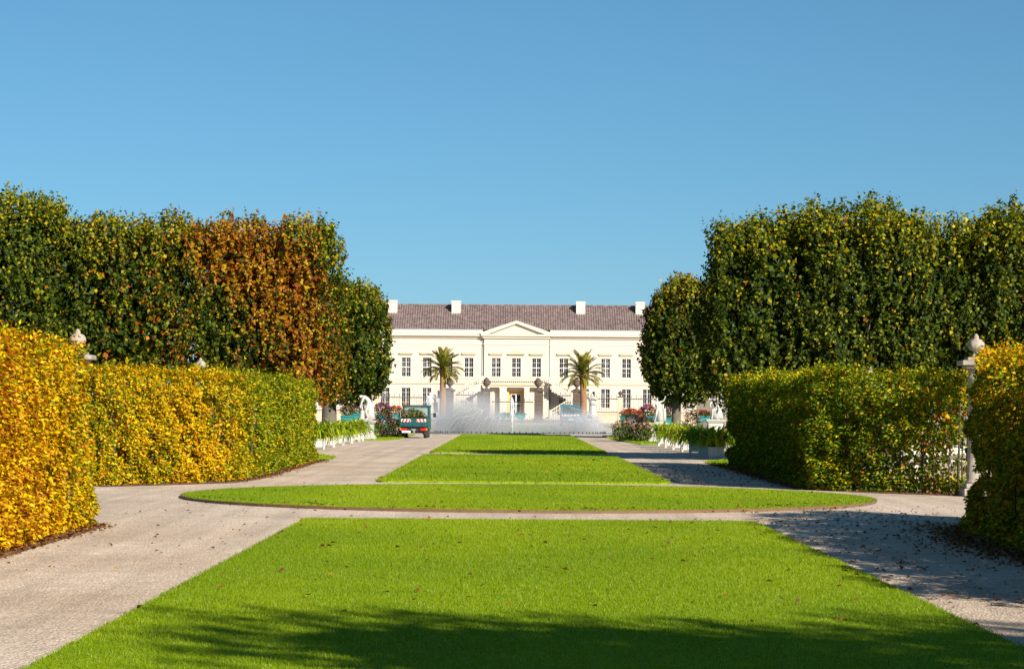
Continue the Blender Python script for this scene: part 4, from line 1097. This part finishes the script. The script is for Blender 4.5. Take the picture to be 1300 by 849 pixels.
PINK = [(0.55, 0.30, 0.24), (0.60, 0.42, 0.30), (0.5, 0.22, 0.18)]; ORG = [(0.60, 0.09, 0.015), (0.66, 0.16, 0.02), (0.45, 0.035, 0.02)]; PUR = [(0.32, 0.06, 0.34), (0.42, 0.10, 0.40), (0.25, 0.05, 0.2)]
RED = [(0.30, 0.035, 0.025), (0.42, 0.08, 0.03)]
# left bed beside the truck
bush(-7.05, 131, 1.0, 1.2, 1.5, 201, DK, RED, 1100, 14, 'dark leaved bush with red blossoms nearest the truck in the left bed')
bush(-7.75, 129, 1.0, 1.2, 1.35, 202, DK+PK, ORG, 1000, 13, 'dark leaved bush with orange blossoms between the bending statue and the truck')
bush(-6.55, 133.5, .8, 1.2, 1.1, 203, PK+DK, PINK, 700, 14, 'low green bush half hidden behind the truck wheels')
bush(-11.2, 126, 1.5, 1.4, 1.1, 204, DK+PK, RED, 900, 8, 'dark low bush left of the bending statue')
# right bed
bush(5.85, 124, 1.2, 1.3, 1.05, 205, PK, PINK, 1100, 40, 'pale pink rose bush nearest the gravel path in the right bed')
bush(6.65, 122, 1.2, 1.3, .95, 206, PK+DK, PINK, 1100, 34, 'pale pink rose bush beside the shaded pedestal')
bush(6.5, 127.5, 1.3, 1.3, 1.55, 207, DK, RED, 1200, 20, 'tall dark red leaved bush behind the pink rose bushes')
bush(7.2, 126.5, 1.1, 1.2, 1.35, 208, DK, RED, 1000, 18, 'dark red leaved bush against the shaded pedestal')
bush(10.0, 131, 1.1, 1.0, 1.7, 209, DK, PINK, 900, 18, 'dark leaved bush with pink blossoms right of the lime trunk')
bush(-8.4, 134.5, 1.0, 1.2, 1.2, 210, DK+PK, RED, 800, 12, 'dark bush behind the pedestal of the bending statue')
def planter(pxx, s, w, fcols, label, seed, fh=.75, lowdark=False, pz=1.0, py=None):
    X, Y = (pxx-650)/s, FPX/s
    root = empty('flower_planter', (X, Y, 0)); tag(root, label, 'planter', 'teal flower planters')
    tz = 1.7-((py-518)/s) if py else pz
    MB().box(-w*.5, w*.5, -.35, .35, tz-.42, tz, .02).box(-w*.53, w*.53, -.4, .4, tz-.08, tz+.02, .02).build('tub', TEAL, root)
    MB().box(-w*.42, -w*.3, -.3, .3, 0, tz-.42, .01).box(w*.3, w*.42, -.3, .3, 0, tz-.42, .01).build('leg', TEAL, root)
    bush(0, 0, w*1.0, .9, fh, seed, PK+DK, fcols, 700, int(34*w), '', parent=root, z0=tz-.08, fs=.095)
planter(454, 19, .9, PUR, 'teal planter with purple flowers left of the bending statue', 301, .7, py=526)
planter(441, 19.5, .8, [(0.30, 0.08, 0.06), (0.25, 0.10, 0.08), (0.35, 0.16, 0.14)], 'teal planter with reddish brown flowers beneath the left lime tree', 302, .8, py=529)
planter(485, 19, 1.0, PUR+RED, 'teal planter with purple and red flowers right of the bending statue', 303, .8, py=527)
planter(501, 18.5, 1.4, ORG, 'teal planter with bright orange flowers left of the truck', 304, .6, py=527)
planter(802, 19, 1.5, ORG, 'teal planter with orange flowers left of the shaded statue', 305, .5, py=527)
planter(823, 19, 1.2, PUR+ORG, 'teal planter with purple and orange flowers behind the shaded statue', 306, .75, py=527)
planter(852, 19, 1.0, PUR+RED, 'teal planter with purple flowers left of the right lime trunk', 307, .8, py=529)
planter(893, 19, .9, RED, 'teal planter behind the seated statue', 308, .4, py=526)
planter(651, 11.6, 2.8, [(0.1, 0.2, 0.12)], 'wide teal planter in front of the palace door', 309, .15, py=525.5)
# flowers glimpsed behind the thin hedge
bush(10.3, 62, 1.6, 1.0, .9, 211, PK, [(0.6, 0.05, 0.25)], 600, 30, 'magenta flowering bush glimpsed through the thin right hedge')

# ------------------------------------------------------------------ small truck
TRUCK = mat('truck_teal', (0.008, 0.072, 0.075), 0.4, 0.12, 3, dirt=(0.05, 0.10, 0.10), dscale=4, damt=0.5)
BLACK = mat('black_plastic', (0.02, 0.02, 0.022), 0.6, 0.2)
RUBBER = mat('rubber', (0.035, 0.033, 0.03), 0.85, 0.3, 6, dirt=(0.12, 0.10, 0.08), dscale=5)
STEEL = mat('dusty_steel', (0.30, 0.28, 0.26), 0.5, 0.3, 8, metal=0.4)
REDL = mat('red_lens', (0.55, 0.015, 0.01), 0.25, 0.1); ORGL = mat('orange_lens', (0.75, 0.20, 0.01), 0.25, 0.1); WHL = mat('white_sheet', (0.75, 0.75, 0.72), 0.4, 0.05)
GLASSD = mat('car_glass', (0.03, 0.045, 0.05), 0.06, 0.2, 2, spec=0.7)
CLEARG = mat('pale_glass', (0.25, 0.32, 0.33), 0.08, 0.2, 2, spec=0.7)
tx, ty = -5.45, 131.0
tr = empty('utility_truck', (tx, ty, 0), R(-1.5)); tag(tr, 'small teal flatbed truck with red and white striped tailgate parked on the gravel', 'truck')
MB().box(-.72, .72, .0, 3.5, .44, .56, .01).box(-.3, -.2, .2, 3.5, .3, .44).box(.2, .3, .2, 3.5, .3, .44).box(-.5, .5, .55, .63, .28, .36).build('chassis', BLACK, tr)
bed = MB().box(-.76, .76, .02, 2.0, .74, .8, .01).box(-.76, -.72, .06, 2.0, .8, 1.08, .008).box(.72, .76, .06, 2.0, .8, 1.08, .008).box(-.76, .76, 1.96, 2.0, .8, 1.15, .008).build('load_bed', TRUCK, tr)
tg = MB().box(-.78, .78, -.02, .02, .62, 1.1, .012)
for x in (-.5, 0, .5): tg.box(x-.03, x+.03, -.05, -.021, .64, .84, .006)
tg.box(-.78, .78, -.04, -.021, .66, .72, .006)
tg = tg.build('tailgate', TRUCK, tr)
for cx in (-.42, .42):
    MB().box(cx-.27, cx+.27, -.035, -.023, .9, 1.06, .003).build('hazard_panel', WHL, tg)
    mb = MB()
    for k in range(3):
        x = cx-.25+.19*k
        d_ = .1 if cx < 0 else -.1
        xa = [(x, .905), (x+.1, .905), (x+.1+d_*.8, 1.055), (x+d_*.8, 1.055)]
        xa = [(min(max(p[0], cx-.268), cx+.268), p[1]) for p in xa]
        mb.prism_y(xa, -.041, -.0355)
    mb.build('hazard_stripe', REDL, tg)
MB().box(-.7, .7, -.02, .14, .36, .42, .01).build('bumper', BLACK, tr)
for sg in (-1, 1):
    MB().box(sg*.52-.15, sg*.52+.15, -.08, -.02, .42, .56, .02).build('rear_light', REDL, tr)
    MB().box(sg*.52-.05+sg*.2, sg*.52+.05+sg*.2, -.075, -.02, .43, .55, .02).build('indicator', ORGL, tr)
pl_ = MB().box(-.68, -.16, -.075, -.06, .30, .415, .004).build('number_plate', WHL, tr)
MB().box(-.677, -.63, -.079, -.0755, .305, .41).build('plate_band', mat('plate_blue', (0.02, 0.07, 0.4), 0.4, 0.05), pl_)
MB().tube([(-.15, .1, .42), (0, .08, .36), (.2, .1, .4)], .04, 6).box(-.12, .12, -.06, .1, .42, .52, .01).lathe([(.05, .3), (.07, .36), (.03, .44)], 8, (0.02, -.05, 0)).build('tow_hitch', STEEL, tr)
for x in (-.62, .62):
    for y, rr in ((.75, .31), (2.75, .31)):
        w_ = empty('wheel', (0, 0, 0)); bpy.data.objects.remove(w_)
        mb = MB(); mb.lathe([(.16, -.1), (rr*.93, -.1), (rr, -.06), (rr, .06), (rr*.93, .1), (.16, .1)], 24)
        bmesh.ops.rotate(mb.bm, verts=mb.bm.verts[:], matrix=Matrix.Rotation(R(90), 3, 'Y'))
        bmesh.ops.translate(mb.bm, verts=mb.bm.verts[:], vec=(x, y, rr)); w_ = mb.build('wheel', RUBBER, tr)
        mb = MB(); mb.lathe([(.0, -.08), (.16, -.085), (.17, 0), (.16, .085), (0, .08)], 16)
        bmesh.ops.rotate(mb.bm, verts=mb.bm.verts[:], matrix=Matrix.Rotation(R(90), 3, 'Y'))
        bmesh.ops.translate(mb.bm, verts=mb.bm.verts[:], vec=(x, y, rr)); mb.build('rim', STEEL, w_)
for sg in (-1, 1): MB().box(sg*.62-.13, sg*.62+.13, .3, .33, .2, .6, .004).build('mud_flap', BLACK, tr)
# cab: pillars and roof so that the rear window shows the seats
cab = MB().box(-.75, .75, 2.1, 3.7, .45, 1.15, .04)
cab.box(-.75, -.66, 2.1, 2.2, 1.15, 1.72, .01).box(.66, .75, 2.1, 2.2, 1.15, 1.72, .01).box(-.74, -.67, 3.3, 3.4, 1.15, 1.72, .01).box(.67, .74, 3.3, 3.4, 1.15, 1.72, .01)
cab.box(-.77, .77, 2.05, 3.5, 1.72, 1.84, .035).build('cab', TRUCK, tr)
MB().box(-.655, .655, 2.14, 2.15, 1.2, 1.71).build('rear_window', CLEARG, tr)
for sg in (-1, 1): MB().box(sg*.7-.005, sg*.7+.005, 2.21, 3.29, 1.16, 1.71).build('side_window', CLEARG, tr)
MB().box(-.655, .655, 3.34, 3.35, 1.16, 1.71).build('windscreen', CLEARG, tr)
for x in (-.36, .36): MB().box(x-.22, x+.22, 2.3, 2.4, 1.0, 1.45, .05).box(x-.12, x+.12, 2.3, 2.38, 1.47, 1.64, .04).build('seat', BLACK, tr)
for sg in (-1, 1):
    MB().tube([(sg*.75, 3.2, 1.35), (sg*.92, 3.15, 1.3)], .015, 5).box(sg*.98-.08, sg*.98+.08, 3.1, 3.16, 1.15, 1.4, .02).build('mirror', BLACK, tr)
MB().lathe([(.07, 1.84), (.07, 1.9), (.06, 1.98), (0, 2.0)], 12, (-.62, 2.2, 0)).build('beacon', ORGL, tr)
MB().tube([(-.75, .1, .8), (-.75, .1, 1.6)], .02, 5).build('stake', STEEL, tr)
ld = bush(tx-.05, ty+1.0, 1.35, 1.5, .75, 220, PK+[(0.2, 0.22, 0.04), (0.26, 0.2, 0.06), (0.06, 0.09, 0.02)], PINK, 1300, 10, 'heap of green plant cuttings on the load bed of the teal truck', 'cuttings', 'plant_cuttings', z0=.8, ls=.14)

# ------------------------------------------------------------------ blue van beyond the fountain
VAN = mat('van_blue', (0.015, 0.13, 0.18), 0.35, 0.08, 2)
vs = 13.6; vx, vy = (725.5-650)/vs, FPX/vs
v = empty('delivery_van', (vx, vy, 0)); tag(v, 'blue van seen from behind through the fountain spray', 'van')
MB().prism_x([(0.02, .35), (0, 1.0), (.12, 1.95), (.3, 2.06), (3.4, 2.06), (3.9, 1.85), (4.5, 1.2), (5.1, 1.05), (5.2, .35)], -.98, .98).build('body', VAN, v)
MB().box(-.78, .78, .02, .06, 1.3, 1.85, .01, Matrix.Rotation(R(-7.2), 4, 'X'), (0, .04, 1.5)).build('rear_window', GLASSD, v)
MB().box(-.9, .9, -.025, -.005, .98, 1.12, .004).build('reflective_band', WHL, v)
mb = MB()
for k in range(6): mb.prism_y([(-.85+k*.3, .985), (-.72+k*.3, .985), (-.64+k*.3, 1.115), (-.77+k*.3, 1.115)], -.032, -.0255)
mb.build('hazard_stripe', REDL, v)
for sg in (-1, 1):
    MB().box(sg*.88-.07, sg*.88+.07, -.03, .02, .7, .96, .015).build('rear_light', REDL, v)
    MB().tube([(sg*.95, 4.1, 1.2), (sg*1.1, 4.05, 1.2)], .03, 5).box(sg*1.14-.1, sg*1.14+.1, 4.0, 4.08, 1.1, 1.4, .02).build('mirror', BLACK, v)
    MB().box(sg*.985-.006, sg*.985+.006, .5, 3.2, 1.3, 1.8, .01).build('side_window', GLASSD, v)
    for y in (.95, 4.1):
        mb = MB(); mb.lathe([(.14, -.1), (.31, -.1), (.34, -.06), (.34, .06), (.31, .1), (.14, .1), (0, .08)], 20)
        bmesh.ops.rotate(mb.bm, verts=mb.bm.verts[:], matrix=Matrix.Rotation(R(90), 3, 'Y'))
        bmesh.ops.translate(mb.bm, verts=mb.bm.verts[:], vec=(sg*.86, y, .34)); mb.build('wheel', RUBBER, v)
MB().box(-.95, .95, -.1, .05, .36, .56, .03).build('bumper', BLACK, v)
MB().box(-.26, .26, -.03, -.002, .62, .74, .004).build('number_plate', WHL, v)

# ------------------------------------------------------------------ fountain
FX, FY, FRR = 0.55, 156.3, 6.2
fo = empty('fountain', (FX, FY, 0)); tag(fo, 'round flush fountain basin with a tall central jet and a ring of spray', 'fountain')
STW = mat('wet_stone', (0.22, 0.21, 0.20), 0.4, 0.2, 3)
mb = MB()
mb.lathe([(FRR-.35, 0.02), (FRR-.35, .09), (FRR, .09), (FRR+.05, 0.0)], 72)
bmesh.ops.delete(mb.bm, geom=[f for f in mb.bm.faces if len(f.verts) > 4], context='FACES')
mb.build('rim', STW, fo)
m, nt, n_, l_, b_ = nodes_of('water'); b_.inputs['Base Color'].default_value = (0.05, 0.10, 0.09, 1); b_.inputs['Roughness'].default_value = 0.12
nz = n_.new('ShaderNodeTexNoise'); nz.inputs['Scale'].default_value = 6; bp = n_.new('ShaderNodeBump'); bp.inputs['Strength'].default_value = .5; bp.inputs['Distance'].default_value = .05
l_.new(nz.outputs['Fac'], bp.inputs['Height']); l_.new(bp.outputs[0], b_.inputs['Normal'])
WATER = m
mb = MB(); mb.lathe([(0, .05), (3, .05), (FRR-.35, .05)], 72); mb.build('water', WATER, fo)
def spray_material(name, alpha):
    m = bpy.data.materials.new(name); m.use_nodes = True; nt = m.node_tree; n = nt.nodes; l = nt.links; n.clear()
    o = n.new('ShaderNodeOutputMaterial'); d = n.new('ShaderNodeBsdfDiffuse'); d.inputs['Color'].default_value = (.85, .88, .9, 1)
    tl = n.new('ShaderNodeBsdfTranslucent'); tl.inputs['Color'].default_value = (.85, .88, .9, 1)
    mm = n.new('ShaderNodeMixShader'); mm.inputs[0].default_value = .4; l.new(d.outputs[0], mm.inputs[1]); l.new(tl.outputs[0], mm.inputs[2])
    t = n.new('ShaderNodeBsdfTransparent'); mx = n.new('ShaderNodeMixShader')
    g = n.new('ShaderNodeNewGeometry'); no = n.new('ShaderNodeTexNoise'); no.inputs['Scale'].default_value = 5
    l.new(g.outputs['Position'], no.inputs['Vector'])
    ml = n.new('ShaderNodeMath'); ml.operation = 'MULTIPLY'; ml.inputs[1].default_value = alpha*2; ml.use_clamp = True
    l.new(no.outputs['Fac'], ml.inputs[0]); l.new(ml.outputs[0], mx.inputs[0]); l.new(t.outputs[0], mx.inputs[1]); l.new(mm.outputs[0], mx.inputs[2])
    l.new(mx.outputs[0], o.inputs['Surface']); return m
SPRAY = spray_material('spray', .11); JET = spray_material('jet', .85)
mbn, mbj = MB(), MB()
N_ = 96; rr_ = random.Random(4)
for k in range(N_):
    a = 2*math.pi*k/N_ + rr_.uniform(-.01, .01); r0 = FRR-.55
    mbn.lathe([(.04, .05), (.04, .14), (.02, .19)], 5, (r0*math.cos(a), r0*math.sin(a), 0))
    reach = rr_.uniform(2.8, 4.2); hh = rr_.uniform(.9, 1.7)
    pts = []; rad = []
    for j in range(8):
        t = j/7*.55; r_ = r0-reach*t; z = .22+4*hh*t*(1-t)*.98
        pts.append((r_*math.cos(a), r_*math.sin(a), z)); rad.append((.012+.04*t)*(1-.75*(j/7)**3))
    mbj.tube(pts, rad, 5)
mbn.build('nozzle', BLACK, fo)['kind'] = 'stuff'
mbj.build('spray_jet', SPRAY, fo)['kind'] = 'stuff'
mb = MB(); cxj = -.55
mb.tube([(cxj, 0, .05), (cxj+.01, 0, 1.0), (cxj, 0, 1.8), (cxj-.02, 0, 2.2), (cxj-.01, 0, 2.42)], [.07, .1, .15, .13, .03], 9)
for k in range(16):
    a = rr_.uniform(0, 6.28); q = rr_.uniform(.05, .3); zt = rr_.uniform(1.3, 2.25)
    mb.tube([(cxj, 0, zt), (cxj+q*.6*math.cos(a), q*.6*math.sin(a), zt-.15), (cxj+q*math.cos(a), q*math.sin(a), zt-rr_.uniform(.5, 1.0))], [.03, .025, .01], 5)
mb.build('water_jet', JET, fo)
# drifting spray mist as a volume
def mist_material(dens):
    m = bpy.data.materials.new('spray_mist'); m.use_nodes = True; nt = m.node_tree; n_ = nt.nodes; l_ = nt.links; n_.clear()
    o_ = n_.new('ShaderNodeOutputMaterial'); pv = n_.new('ShaderNodeVolumePrincipled'); pv.inputs['Color'].default_value = (.9, .93, .97, 1); pv.inputs['Anisotropy'].default_value = -.1
    tc = n_.new('ShaderNodeTexCoord'); gr = n_.new('ShaderNodeTexGradient'); gr.gradient_type = 'QUADRATIC_SPHERE'
    l_.new(tc.outputs['Object'], gr.inputs['Vector'])
    no = n_.new('ShaderNodeTexNoise'); no.inputs['Scale'].default_value = 2.2; no.inputs['Detail'].default_value = 3; l_.new(tc.outputs['Object'], no.inputs['Vector'])
    rp = n_.new('ShaderNodeMapRange'); rp.inputs[1].default_value = .35; rp.inputs[2].default_value = .7; rp.inputs[3].default_value = .3; rp.inputs[4].default_value = 1.4
    l_.new(no.outputs['Fac'], rp.inputs[0])
    m1 = n_.new('ShaderNodeMath'); m1.operation = 'MULTIPLY'; l_.new(gr.outputs['Fac'], m1.inputs[0]); l_.new(rp.outputs[0], m1.inputs[1])
    m2 = n_.new('ShaderNodeMath'); m2.operation = 'MULTIPLY'; m2.inputs[1].default_value = dens; l_.new(m1.outputs[0], m2.inputs[0])
    l_.new(m2.outputs[0], pv.inputs['Density']); l_.new(pv.outputs[0], o_.inputs['Volume'])
    return m
for i, (x, y, z, sx, sy, sz) in enumerate(((-3.2, 157, .4, 4.4, 4.5, 3.3), (1.2, 158, .0, 6.5, 4.2, 2.3), (4.4, 157.5, .0, 3.4, 3.8, 2.3))):
    bmm = bmesh.new(); bmesh.ops.create_icosphere(bmm, subdivisions=3, radius=1.0)
    me = bpy.data.meshes.new('spray_mist'); bmm.to_mesh(me); bmm.free(); me.materials.append(mist_material((2.2, .8, 1.7)[i]))
    o = link('spray_mist', me, None, (x, y, z+.01)); o.scale = (sx, sy, sz)
    tag(o, ('pale spray mist drifting left of the fountain jet', 'pale spray mist behind the fountain jet', 'pale spray mist at the right end of the fountain')[i], 'mist', kind='stuff')
